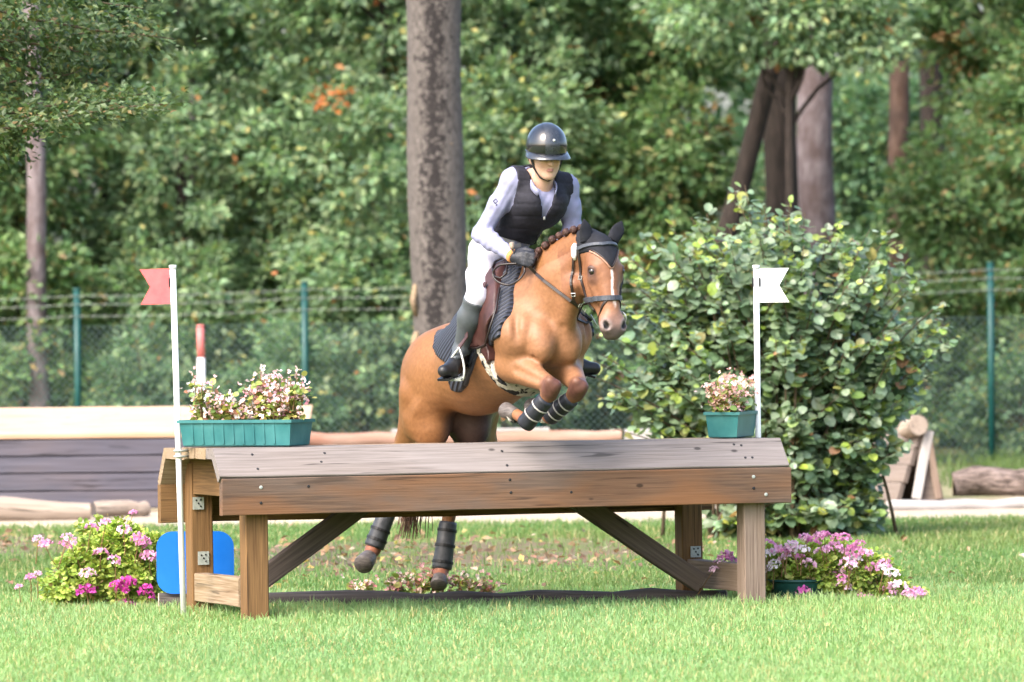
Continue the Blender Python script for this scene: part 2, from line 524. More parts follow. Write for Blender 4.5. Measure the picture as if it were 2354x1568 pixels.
tag(sheet('lawn', -300, 300, -60, 400, 0.0, M['lawn']), 'short sunlit lawn under the jump', None)
sheet('sandy_path', -60, 60, 12.3, 18.5, 0.004, M['sand'], 320, 1, 0.10)
sheet('rough_ground', -60, 60, 16.0, 26.0, 0.008, M['rough_ground'], 320, 1, 0.25)
sheet('forest_floor', -200, 200, 25.2, 200, 0.012, M['forest'], 60, 1, 0.3)


# ------------------------------------------------------------------ grass
def blades(xy, h, w, lean, cols, seg=2):
    n = len(xy)
    az = rng.uniform(0, 2 * np.pi, n)
    la = rng.uniform(0, 2 * np.pi, n)
    L = np.abs(rng.normal(0, lean, n)) * h
    side = np.stack([np.cos(az), np.sin(az), np.zeros(n)], -1) * (w[:, None] / 2)
    base = np.stack([xy[:, 0], xy[:, 1], np.zeros(n)], -1)
    ld = np.stack([np.cos(la), np.sin(la), np.zeros(n)], -1)
    mid = base + ld * (L * 0.35)[:, None] + np.array([0, 0, 1.0]) * (h * 0.6)[:, None]
    tip = base + ld * L[:, None] + np.array([0, 0, 1.0]) * (h * np.clip(1 - 0.25 * L / h, .5, 1))[:, None]
    v = np.stack([base - side, base + side, mid + side * .8, mid - side * .8, tip], 1)
    b = np.arange(n)[:, None] * 5
    q = b + np.array([[0, 1, 2, 3]])
    t = b + np.array([[3, 2, 4]])
    c = np.repeat(cols[:, None, :], 5, 1)
    return v.reshape(-1, 3), q, t, c.reshape(-1, 3)


def patchy(x, y, s=1.0, seed=0):
    r = np.random.default_rng(seed)
    out = np.zeros_like(x)
    for i in range(6):
        a, f, p = r.uniform(0, 6.28), s * r.uniform(.6, 3.2), r.uniform(0, 6.28)
        out += np.sin((x * math.cos(a) + y * math.sin(a)) * f + p)
    return out / 6


def make_grass():
    V, Q, T, C = [], [], [], []
    off = 0

    def put(v, q, t, c):
        nonlocal off
        V.append(v); Q.append(q + off); T.append(t + off); C.append(c)
        off += len(v)
    # near lawn
    n = 215000
    y = rng.uniform(-5.6, 3.0, n)
    x = rng.uniform(-1, 1, n) * (28 + y) * 0.155
    p = patchy(x, y, 1.3, 3)
    g = rng.uniform(0, 1, n)
    p2 = patchy(x, y * .6, 5.0, 31)
    base = np.stack([0.150 + .10 * g + .035 * p + .03 * p2, 0.275 + .10 * g + .03 * p + .02 * p2, 0.095 + .075 * g + .02 * p2], -1)
    dry = rng.uniform(0, 1, n) < 0.14
    base[dry] = np.stack([0.34 + .1 * g[dry], 0.33 + .08 * g[dry], 0.15 + .05 * g[dry]], -1)
    h = rng.uniform(0.018, 0.055, n) * (1 + .3 * p + .35 * p2)
    near = np.exp(-((y - 0.7) / 0.75) ** 2) * (np.abs(x) < 1.9)
    h *= 1 + 0.9 * near * rng.uniform(0.3, 1, n)
    put(*blades(np.stack([x, y], -1), h, rng.uniform(.0035, .0075, n), 0.75, base))
    # beyond the jump
    n = 150000
    y = 3.0 + (12.6 - 3.0) * rng.uniform(0, 1, n) ** 1.1
    x = rng.uniform(-1, 1, n) * (28 + y) * 0.15
    p = patchy(x, y, .8, 5)
    bare = np.exp(-(((x + 0.45) / 1.75) ** 2 + ((y - 7.6) / 2.9) ** 2) * 1.0)
    bare = np.maximum(bare, np.exp(-(((x + 3.9) / 1.3) ** 2 + ((y - 9.3) / 2.2) ** 2)) * .9)
    keep = rng.uniform(0, 1, n) > np.clip(bare * 1.5, 0, .90) + .10 * p
    x, y, p = x[keep], y[keep], p[keep]
    n = len(x)
    g = rng.uniform(0, 1, n)
    base = np.stack([0.09 + .07 * g + .03 * p, 0.175 + .07 * g, 0.05 + .04 * g], -1)
    dry = rng.uniform(0, 1, n) < 0.10
    base[dry] = np.stack([0.32 + .1 * g[dry], 0.30 + .08 * g[dry], 0.15 + .05 * g[dry]], -1)
    put(*blades(np.stack([x, y], -1), rng.uniform(0.03, 0.07, n) * (1 + .3 * p), rng.uniform(.006, .011, n), 0.6, base))
    # weeds on the rough ground behind the path and along the fence
    n = 30000
    y = rng.uniform(17.5, 27.5, n)
    x = rng.uniform(-1, 1, n) * (28 + y) * 0.115
    keep = patchy(x, y, .9, 9) + (y - 21) * .05 > rng.uniform(-.1, .5, n)
    x, y = x[keep], y[keep]
    n = len(x); g = rng.uniform(0, 1, n)
    base = np.stack([0.06 + .05 * g, 0.11 + .05 * g, 0.03 + .02 * g], -1)
    put(*blades(np.stack([x, y], -1), rng.uniform(0.06, 0.22, n), rng.uniform(.008, .018, n), 0.6, base))
    o = link('grass', npmesh('grass', np.concatenate(V), [np.concatenate(Q), np.concatenate(T)], False, np.concatenate(C)), M['grass'])
    tag(o, 'short bright green grass blades covering the lawn', None, None, 'stuff')


make_grass()

# ------------------------------------------------------------------ leaves
DIAMOND = (np.array([[0, 0, 0], [-.30, .48, .07], [0, 1, -.06], [.30, .48, .07]]), None, np.array([[0, 1, 2], [0, 2, 3]]))
ROUND = (np.array([[0, 0, 0], [0, .5, .02], [0, 1.02, -.06],
                   [-.30, .10, .05], [-.46, .42, .09], [-.34, .80, .04],
                   [.30, .10, .05], [.46, .42, .09], [.34, .80, .04]]),
         np.array([[0, 1, 4, 3], [1, 2, 5, 4], [0, 6, 7, 1], [1, 7, 8, 2]]), None)
PETAL = (np.array([[0, 0, 0], [-.42, .55, .1], [0, 1, .16], [.42, .55, .1]]), None, np.array([[0, 1, 2], [0, 2, 3]]))


def frames(d, nrm):
    """orthonormal leaf frames: Y along d, Z towards nrm"""
    d = d / np.linalg.norm(d, axis=1, keepdims=True)
    z = nrm - d * np.sum(nrm * d, 1, keepdims=True)
    z /= np.linalg.norm(z, axis=1, keepdims=True) + 1e-9
    x = np.cross(d, z)
    return x, d, z


def leaf_mesh(name, pos, d, nrm, size, cols, tmpl=DIAMOND):
    tv, tq, tt = tmpl
    x, y, z = frames(d, nrm)
    n, m = len(pos), len(tv)
    s = size[:, None, None]
    v = pos[:, None, :] + s * (tv[None, :, 0:1] * x[:, None, :] + tv[None, :, 1:2] * y[:, None, :] + tv[None, :, 2:3] * z[:, None, :])
    b = np.arange(n)[:, None, None] * m
    fs = []
    if tq is not None: fs.append((b + tq[None]).reshape(-1, 4))
    if tt is not None: fs.append((b + tt[None]).reshape(-1, 3))
    return npmesh(name, v.reshape(-1, 3), fs, False, np.repeat(cols[:, None, :], m, 1).reshape(-1, 3))


def unit(n):
    v = rng.normal(0, 1, (n, 3))
    return v / np.linalg.norm(v, axis=1, keepdims=True)


def mixcols(n, pal):
    """pal: list of (weight, rgb)"""
    w = np.array([p[0] for p in pal], float); w /= w.sum()
    i = rng.choice(len(pal), n, p=w)
    c = np.array([p[1] for p in pal])[i]
    return np.clip(c * rng.uniform(.75, 1.28, (n, 1)) * rng.uniform(.92, 1.08, (n, 3)), .004, .9)


def crown_leaves(blobs, n_clump, per, clump_r, size, pal, up=0.9, shell=0.55, clump_pal=None, flat=.6):
    """leaves gathered in clumps through the volume of several ellipsoids"""
    vol = np.array([b[3] * b[4] * b[5] for b in blobs]) ** .75
    bi = rng.choice(len(blobs), n_clump, p=vol / vol.sum())
    B = np.array(blobs)[bi]
    u = unit(n_clump)
    rr = (shell + (1 - shell) * rng.uniform(0, 1, n_clump) ** .6) * rng.uniform(.85, 1.1, n_clump)
    cc = B[:, :3] + B[:, 3:] * u * rr[:, None]
    out = u / B[:, 3:]
    out /= np.linalg.norm(out, axis=1, keepdims=True)
    cnt = rng.poisson(per, n_clump)
    ci = np.repeat(np.arange(n_clump), cnt)
    n = len(ci)
    cr = clump_r * rng.uniform(.6, 1.45, n_clump)
    off = unit(n) * (rng.uniform(0, 1, n) ** .5 * cr[ci])[:, None]
    off[:, 2] *= flat
    pos = cc[ci] + off
    d = off / (np.linalg.norm(off, axis=1, keepdims=True) + 1e-6) + out[ci] * .6 + unit(n) * .7
    d[:, 2] -= .25
    nrm = np.array([0, 0, up]) + out[ci] * .45 + unit(n) * .75
    cols = mixcols(n, pal) * rng.uniform(.8, 1.2, n_clump)[ci][:, None]
    if clump_pal is not None:
        f, c = clump_pal
        hot = rng.uniform(0, 1, n_clump) < f
        h = hot[ci]
        cols[h] = mixcols(h.sum(), c)
    return pos, d, nrm, rng.uniform(.6, 1.25, n) * size, cols, cc


def limb(mb, a, b, r0, r1, seg=6, wob=.06, n=7, jit=.06):
    a, b = Vector(a), Vector(b)
    L = (b - a).length
    pts = []
    for i in range(seg + 1):
        t = i / seg
        p = a.lerp(b, t)
        if 0 < i < seg:
            p += Vector(rng.normal(0, wob * L * .3, 3))
        pts.append(p)
    mb.tube(pts, [r0 + (r1 - r0) * i / seg for i in range(seg + 1)], n, True, False, jit)


GREENS = [(4, (0.1420, 0.2246, 0.1190)), (3, (0.1944, 0.2826, 0.1521)), (2, (0.2466, 0.3260, 0.1654)), (1, (0.0898, 0.1523, 0.0911)), (.4, (0.3589, 0.3479, 0.1242)), (.08, (0.4486, 0.2029, 0.0828))]
OLIVE = [(4, (0.1237, 0.2106, 0.0812)), (3, (0.1693, 0.2483, 0.1033)), (2, (0.0976, 0.1805, 0.0812)), (1.0, (0.2344, 0.2407, 0.0959)), (.35, (0.3126, 0.2257, 0.1033))]
DARKG = [(4, (0.0897, 0.1668, 0.0913)), (3, (0.1223, 0.2106, 0.1079)), (1, (0.1630, 0.2457, 0.0995)), (.2, (0.3097, 0.2633, 0.0995))]
AUTUMN = [(3, (0.1265, 0.1380, 0.0460)), (2, (0.1840, 0.1495, 0.0517)), (1.2, (0.2415, 0.1265, 0.0460)), (2, (0.0805, 0.1150, 0.0460))]


def trunk_mesh(mb, x, y, r, h, lean=(0, 0), flare=1.35, n=16):
    zs = np.linspace(-.15, h, 16)
    pts, rad = [], []
    for z in zs:
        t = z / h
        pts.append((x + lean[0] * t + .015 * math.sin(z * 2.1 + x), y + lean[1] * t, z))
        rad.append(r * (1 - .25 * t) * (1 + (flare - 1) * math.exp(-max(z, 0) / .35)))
    mb.tube(pts, rad, n, True, False, .03)


def tree(name, label, x, Y, r, h, bark, blobs, n_clump, per, clump_r, size, pal, lean=(0, 0), group=None, clump_pal=None, cat='tree', limbs=10, shell=.55, n=14, back=0.0):
    root = empty(name, (x, Y, 0), label, cat, group)
    mb = MB()
    if back: lean = (lean[0], back * h)
    trunk_mesh(mb, x, Y, r, h, lean, n=n)
    mb.build('trunk', bark, root, True)
    if blobs:
        B = [(x + b[0], Y + b[1] + max(0, b[2] - 1.3) * back, b[2], b[3], b[4], b[5]) for b in blobs]
        pos, d, nrm, sz, cols, cc = crown_leaves(B, n_clump, per, clump_r, size, pal, clump_pal=clump_pal, shell=shell)
        ok = pos[:, 2] > .03
        o = link('crown', leaf_mesh('crown', pos[ok], d[ok], nrm[ok], sz[ok], cols[ok]), M['leaf_far'], root)
        o['kind'] = 'stuff'
        br = MB()
        for i in rng.choice(len(cc), min(limbs, len(cc)), replace=False):
            c = cc[i]
            z0 = min(max(c[2] - rng.uniform(.3, 1.2), .4), h * .95)
            t = z0 / h
            limb(br, (x + lean[0] * t, Y + lean[1] * t, z0), c, r * .35 + .008, .008)
        if br.v:
            br.build('branches', bark, root, True)['kind'] = 'stuff'
    return root


def XY(px, Y):
    return G(px, Y).x


def woods():
    # far woodland that closes the view: reads as one dark mass
    n = 120000
    pos = np.stack([rng.uniform(-27, 27, n), rng.uniform(56, 72, n), rng.uniform(0, 12, n)], -1)
    keep = patchy(pos[:, 0] * 1.3, pos[:, 2] * 1.3, 1.2, 21) > rng.uniform(-1.1, .1, n)
    pos = pos[keep]; n = len(pos)
    nrm = np.array([0, -.3, .8]) + unit(n) * .8
    cols = mixcols(n, DARKG)
    right = pos[:, 0] > 4.5
    cols[right] = mixcols(right.sum(), OLIVE) * .8
    o = link('far_woodland', leaf_mesh('far_woodland', pos, unit(n), nrm, rng.uniform(.22, .42, n), cols), M['leaf_far'])
    tag(o, 'dark far woodland filling the gaps between the nearer trees', None, None, 'stuff')
    # ---- single trunks that stand out
    g = 'tree trunks standing among the foliage'
    Yt = 21.0
    x = XY(1016, Yt)
    root = empty('beech_tree', (x, Yt, 0), 'big grey tree trunk with dark mossy streak rising behind the rider', 'tree')
    mb = MB()
    zs = np.linspace(-.1, 8, 34)
    pts = [(x + .012 * math.sin(z * 1.7) + .03 - .018 * z, Yt + .01 * math.sin(z * 2.3), z) for z in zs]
    rad = [(.262 + .028 * math.exp(-max(z, 0) / .5) + .006 * math.sin(z * 2.9) - .004 * z) for z in zs]
    mb.tube(pts, rad, 30, True, False, .018)
    mb.build('trunk', M['bark_grey'], root, True)
    kb = MB()
    for (px, py, w, h) in ((955, 690, 9, 34), (1040, 330, 7, 12), (958, 790, 12, 24)):
        p = P(px, py, Yt - .18)
        kb.tube([p + Vector((0, .06, -h / 250)), p + Vector((-.02, 0, 0)), p + Vector((0, .06, h / 250))], [w / 420, w / 300, w / 420], 8)
    kb.build('bark_scar', M['plank_end'], root, True)['kind'] = 'stuff'
    pos, d, nrm, sz, cols, cc = crown_leaves([(x, Yt, 8.6, 2.4, 2.0, 1.6)], 60, 60, .4, .11, GREENS)
    tag(link('crown', leaf_mesh('crown', pos, d, nrm, sz, cols), M['leaf_far'], root), kind='stuff')

    def T(name, label, px, Y, wpx, bark, lean=(0, 0), h=9.0, crown=True):
        s = FPX / (28 + Y)
        xx = XY(px, Y)
        tree(name, label, xx, Y, wpx / s / 2, h, bark, [(0, 0, h - .6, 1.6, 1.4, 1.2)] if crown else None, 40, 50, .4, .12, GREENS, lean, None, limbs=4, n=20)
    T('pine_tree', 'pale pinkish pine trunk at the far left edge behind the fence', 92, 30.5, 48, M['bark_pine'], (-.06, 0))
    T('pine_tree', 'short stretch of pale trunk showing high up between left crowns', 452, 40.0, 52, M['bark_pine'], (-.15, 0))
    T('oak_tree', 'slim dark brown trunk leaning to the right behind the bush', 1528, 31.0, 52, M['bark_brown'], (2.0, 0), 7.0)
    T('oak_tree', 'thick dark trunk standing beside the leaning brown trunk', 1800, 31.6, 84, M['bark_brown'], (.02, 0))
    T('pine_tree', 'broad pale grey pine trunk partly hidden behind the dark trunk', 1886, 38.0, 92, M['bark_pine'], (-.05, 0))
    T('pine_tree', 'straight reddish pine trunk in the right part of the wood', 2068, 39.0, 52, M['bark_red'], (.06, 0))
    T('oak_tree', 'dark slender trunk right of the reddish pine', 2152, 42.0, 62, M['bark_brown'], (-.06, 0))
    # dead side branches on the dark oak
    # ---- leafy young trees; (px, Y, height, list of blobs, palette, label)
    gl = 'leafy trees of the wood behind the fence'
    L = [
        (40, 31, [(0, 0, 1.3, 1.0, .8, 1.3), (-.2, 0, 3.4, 1.0, .8, 1.1), (-.4, .2, 5.4, 1.3, .9, 1.2)], OLIVE, 'olive leafed tree at the far left behind the pale pine'),
        (215, 33, [(0, 0, 1.2, .9, .8, 1.2), (.1, 0, 3.0, 1.1, .9, 1.2), (0, .2, 5.2, 1.3, 1, 1.3)], GREENS, 'mid green tree between the pale pine and red flag'),
        (420, 31.5, [(0, 0, 1.3, 1.1, .8, 1.2), (.1, 0, 3.2, 1.2, .9, 1.2), (-.2, .3, 5.2, .9, .9, 1.0)], GREENS, 'full green tree directly behind the red flag'),
        (640, 32.5, [(0, 0, 1.2, 1.1, .9, 1.3), (0, 0, 3.1, 1.2, 1., 1.1), (.2, .2, 5.1, 1.3, 1, 1.2)], GREENS, 'bright green tree left of the fence post by the trough'),
        (840, 31, [(0, 0, 1.2, 1.0, .8, 1.2), (-.1, 0, 2.9, 1.1, .8, 1.2), (.1, .2, 5.0, 1.3, .9, 1.4)], GREENS, 'green tree just left of the big grey trunk with rusty leaf spray'),
        (1180, 31.5, [(0, 0, 1.2, 1.0, .8, 1.2), (0, 0, 3.2, 1.1, .9, 1.2), (0, .2, 5.2, 1.3, .9, 1.3)], GREENS, 'green tree behind the rider right of the big trunk'),
        (1370, 33, [(0, 0, 1.1, 1.0, .9, 1.2), (.1, 0, 3.0, 1.1, .9, 1.0), (.1, .1, 5.0, 1.3, 1, 1.2)], OLIVE, 'olive tree with rust tinged leaves above the horse head'),
        (1560, 32, [(0, 0, 1.2, 1.0, .8, 1.2), (0, 0, 3.1, .95, .8, 1.0), (.3, .1, 5.1, 1.3, .9, 1.1)], OLIVE, 'olive green tree left of the leaning brown trunk'),
        (1800, 29.5, [(-.2, 0, 4.75, 1.2, .7, .62), (.75, .1, 4.6, .7, .6, .5)], GREENS, 'pale green overhanging oak crown above the leaning trunk'),
        (2010, 44, [(0, 0, 1.4, 1.5, .9, 1.5), (.1, 0, 3.6, 1.5, .9, 1.1)], DARKG, 'dark green tree behind the broad pale pine'),
        (2190, 33, [(0, 0, 1.0, 1.0, .8, 1.1), (.15, 0, 2.7, .9, .8, .8)], OLIVE, 'olive brown shrubby tree left of the right fence post'),
        (2330, 34, [(0, 0, 1.2, 1.0, .9, 1.2), (.1, 0, 3.2, .9, .8, 1.0), (-.1, .2, 5.2, 1.3, .8, 1.2)], OLIVE, 'autumn tinted tree at the right edge of the wood'),
        (2520, 32, [(0, 0, 1.2, 1.2, .9, 1.4), (.1, 0, 3.6, 1.3, .9, 1.4), (0, 0, 5.6, 1.4, .9, 1.2)], OLIVE, 'olive tree just beyond the right edge of the wood'),
        (-180, 32, [(0, 0, 1.3, 1.2, .9, 1.3), (0, 0, 3.4, 1.2, .9, 1.2), (0, .2, 5.3, 1.3, 1, 1.3)], GREENS, 'green tree just beyond the left edge of the wood'),
    ]
    for (px, Y, pal, lab) in ((-480, 33, GREENS, 'green tree well left of the pale pine'), (-790, 32, OLIVE, 'olive tree far out on the left of the wood'), (-1150, 33, GREENS, 'outermost green tree on the left of the wood'),
                              (2850, 33, GREENS, 'green tree well right of the right fence post'), (3200, 32, OLIVE, 'olive tree far out on the right of the wood'), (3560, 33, GREENS, 'outermost green tree on the right of the wood')):
        L.append((px, Y, [(0, 0, 1.3, 1.3, .9, 1.4), (0, 0, 3.5, 1.4, .9, 1.3), (.1, 0, 5.5, 1.4, .9, 1.2)], pal, lab))
    for i, (px, Y, blobs, pal, lab) in enumerate(L):
        vol = sum(b[3] * b[5] for b in blobs)
        nc = int(80 * vol)
        cp = None
        if i == 4: cp = (.02, [(1, (.45, .16, .05))])
        if i in (6, 7): cp = (.025, [(2, (.22, .10, .05)), (1, (.25, .16, .05))])
        if i == 11: cp = (.10, [(2, (.36, .20, .10)), (1, (.30, .22, .07))])
        tree('leafy_tree', lab, XY(px, Y), Y, .055, max(b[2] for b in blobs), M['bark_brown'], blobs, nc, 62, .27, .115, pal, (rng.uniform(-.2, .2), 0), gl, cp, limbs=16, shell=.45, n=8, back=.42 if i != 8 else 0)
    # undergrowth right behind the fence
    for (px, lab) in ((330, 'low shrub behind the fence right of the green post'), (620, 'low shrub behind the fence above the flower trough'),
                      (1160, 'low shrub behind the mesh hidden by the horse'), (1990, 'low shrub behind the mesh right of the hazel'), (2350, 'low shrub behind the mesh at the right edge')):
        Y = rng.uniform(27.6, 29)
        tree('shrub', lab, XY(px, Y), Y, .02, .9, M['twig'], [(0, 0, .5, .75, .5, .55), (rng.uniform(-.3, .3), 0, .95, .55, .4, .5)], 60, 55, .22, .10, GREENS + DARKG, (0, 0), 'low shrubs along the fence', cat='shrub', limbs=10, n=6)


woods()


def overhang():
    """near branches of a tree standing outside the frame, reaching in at the top left"""
    Y = 5.0
    root = empty('hornbeam_tree', (-4.6, Y, 0), 'dark small leafed branches reaching in at the top left corner', 'tree')
    mb = MB()
    trunk_mesh(mb, -4.6, Y, .16, 7.5, n=14)
    mb.build('trunk', M['bark_brown'], root, True)
    br = MB()
    pos, d, nrm = [], [], []
    S = [((-260, 60), (250, 200)), ((-260, 200), (140, 270)), ((-200, 0), (180, 60)), ((-260, 330), (390, 238)), ((-260, 120), (300, 60)), ((-260, 240), (200, 160)), ((-200, 20), (400, 90)), ((-260, 400), (60, 270)), ((-100, 350), (40, 320)), ((-200, 60), (220, 130)), ((-200, 290), (330, 215)), ((-200, -60), (330, 20)), ((-260, 180), (120, 215))]
    for k, (a, b) in enumerate(S):
        yy = Y + rng.uniform(-.5, .5)
        A, Bp = P(*a, yy), P(*b, yy + rng.uniform(-.2, .2))
        limb(br, A, Bp, .014, .003, 6, .03, 5)
        m = 1000 if k in (3, 10) else 640
        t = rng.uniform(.05, 1, m)
        c = np.array(A)[None] * (1 - t[:, None]) + np.array(Bp)[None] * t[:, None]
        c += rng.normal(0, 1, (m, 3)) * np.array([.085, .14, .085 if k not in (3, 10) else .04])
        pos.append(c)
        dd = unit(m) * .8 + np.array(Bp - A)[None] * .6
        dd[:, 2] -= .2
        d.append(dd)
        nrm.append(np.array([0, -.15, .8]) + unit(m) * .6)
    pos, d, nrm = np.concatenate(pos), np.concatenate(d), np.concatenate(nrm)
    n = len(pos)
    br.build('branches', M['twig'], root, True)['kind'] = 'stuff'
    limbm = MB()
    for z in (3.4, 4.2, 2.7): limb(limbm, (-4.6, Y, z - .6), P(-255, 330 if z < 3 else 120 if z < 4 else -20, Y), .05, .016)
    limbm.build('limbs', M['bark_brown'], root, True)
    pal = [(4, (.045, .08, .028)), (3, (.07, .115, .04)), (1, (.12, .14, .045)), (.4, (.17, .12, .05))]
    tag(link('crown', leaf_mesh('crown', pos, d, nrm, rng.uniform(.03, .062, n), mixcols(n, pal)), M['leaf'], root), kind='stuff')


overhang()


# ------------------------------------------------------------------ fence
def fence():
    Y = 26.5
    root = empty('chain_link_fence', (0, Y, 0), 'green chain link fence with three barbed wires along the wood', 'fence')
    posts = [-1900, -1380, -860, -340, 180, 703, 1240, 1765, 2280, 2800, 3320, 3840]
    tops = []
    for px in posts:
        x = XY(px, Y)
        h = 1.80 + .17 * min(max((px - 180) / 2100, -.2), 1.2) + .03
        mb = MB()
        mb.tube([(x, Y, -.1), (x, Y, h)], .034, 12)
        mb.tube([(x, Y, h - .004), (x, Y, h + .02)], .037, 12)
        mb.build('post', M['fence_green'], root, True)
        tops.append((x, h))
    for dz in (.06, .145, .26):
        mb = MB()
        pts = []
        for (x, h) in tops:
            pts.append((x, Y - .038, h - dz))
        fine = []
        for a, b in zip(pts, pts[1:]):
            for t in (0, .25, .5, .75):
                p = Vector(a).lerp(Vector(b), t)
                p.z -= .018 * math.sin(math.pi * t)
                fine.append(p)
        fine.append(Vector(pts[-1]))
        mb.tube(fine, .0035, 5)
        for a, b in zip(fine, fine[1:]):
            for t in np.arange(.1, 1, .2):
                p = a.lerp(b, t)
                mb.tube([p + Vector((-.012, 0, -.016)), p + Vector((.012, 0, .016))], .003, 4)
        mb.build('barbed_wire', M['wire_barb'], root)
    # mesh of diagonal wires
    mb = MB()
    x0, x1, zt = tops[0][0], tops[-1][0], 1.47
    step, r = .075, .0042
    for sgn in (1, -1):
        x = x0 - zt
        while x < x1 + zt:
            a, b = (x, 0.02), (x + sgn * (zt - .02), zt)
            mb.tube([(a[0], Y + .05 + .006 * sgn, a[1]), (b[0], Y + .05 + .006 * sgn, b[1])], r, 3, False)
            x += step
    for z in (.03, .75, zt):
        mb.tube([(x0, Y + .045, z), (x1, Y + .045, z)], .004, 4)
    tag(mb.build('wire_mesh', M['wire_green'], root), kind='stuff')


fence()
# ================================================================== THE JUMP
TH = math.radians(20)
TU, TW = Vector((math.cos(TH), math.sin(TH), 0)), Vector((-math.sin(TH), math.cos(TH), 0))
_p = P(512, 1182, -0.05)
T0 = Vector((_p.x, _p.y, 0)) + TW * 0.10          # boards' left end, legs' front plane
TL = 3.146


def TP(u, w, z):
    return T0 + TU * u + TW * w + Vector((0, 0, z))


def beam(name, a, b, up, h, th, mat, parent, bev=.004, rough=.0022, group=None):
    """sawn timber from a to b (axis line), h along up, th across; own x axis runs along it"""
    a, b = Vector(a), Vector(b)
    X = (b - a).normalized()
    Z = (Vector(up) - X * X.dot(Vector(up))).normalized()
    Yv = Z.cross(X)
    L = (b - a).length
    ns = max(2, int(L / .25))
    prof = [(-1, -1), (1, -1), (1, 1), (-1, 1)]
    ring = []
    for i, (sy, sz) in enumerate(prof):
        y, z = sy * th / 2, sz * h / 2
        py, pz = prof[i - 1]
        ny, nz = prof[(i + 1) % 4]
        def off(q): return (bev if q[0] != sy else 0, bev if q[1] != sz else 0)
        o1, o2 = off((py, pz)), off((ny, nz))
        ring.append((y - sy * o1[0], z - sz * o1[1]))
        ring.append((y - sy * o2[0], z - sz * o2[1]))
    v = []
    for i in range(ns + 1):
        x = L * i / ns - L / 2
        wy, wz = random.uniform(-rough, rough), random.uniform(-rough, rough)
        for (y, z) in ring: v.append((x, y + wy, z + wz))
    q = [(i * 8 + k, i * 8 + (k + 1) % 8, i * 8 + 8 + (k + 1) % 8, i * 8 + 8 + k) for i in range(ns) for k in range(8)]
    caps = []
    for base, rev in ((0, True), (ns * 8, False)):
        c = [base + k for k in range(8)]
        quads = [(c[0], c[1], c[2], c[7]), (c[7], c[2], c[3], c[6]), (c[6], c[3], c[4], c[5])]
        caps += [tuple(reversed(f)) if rev else f for f in quads]
    me = npmesh(name, v, np.array(q + caps))
    o = bpy.data.objects.new(name, me)
    COL.objects.link(o)
    me.materials.append(mat)
    o.matrix_basis = Matrix(((X.x, Yv.x, Z.x, (a.x + b.x) / 2), (X.y, Yv.y, Z.y, (a.y + b.y) / 2), (X.z, Yv.z, Z.z, (a.z + b.z) / 2), (0, 0, 0, 1)))
    par(o, parent)
    return o


def screw(p, nrm, parent, mat, r=.008):
    mb = MB()
    n = Vector(nrm).normalized()
    p = Vector(p)
    mb.tube([p - n * .004, p + n * .0015, p + n * .003], [r, r, r * .6], 10)
    return mb.build('screw', mat, parent)


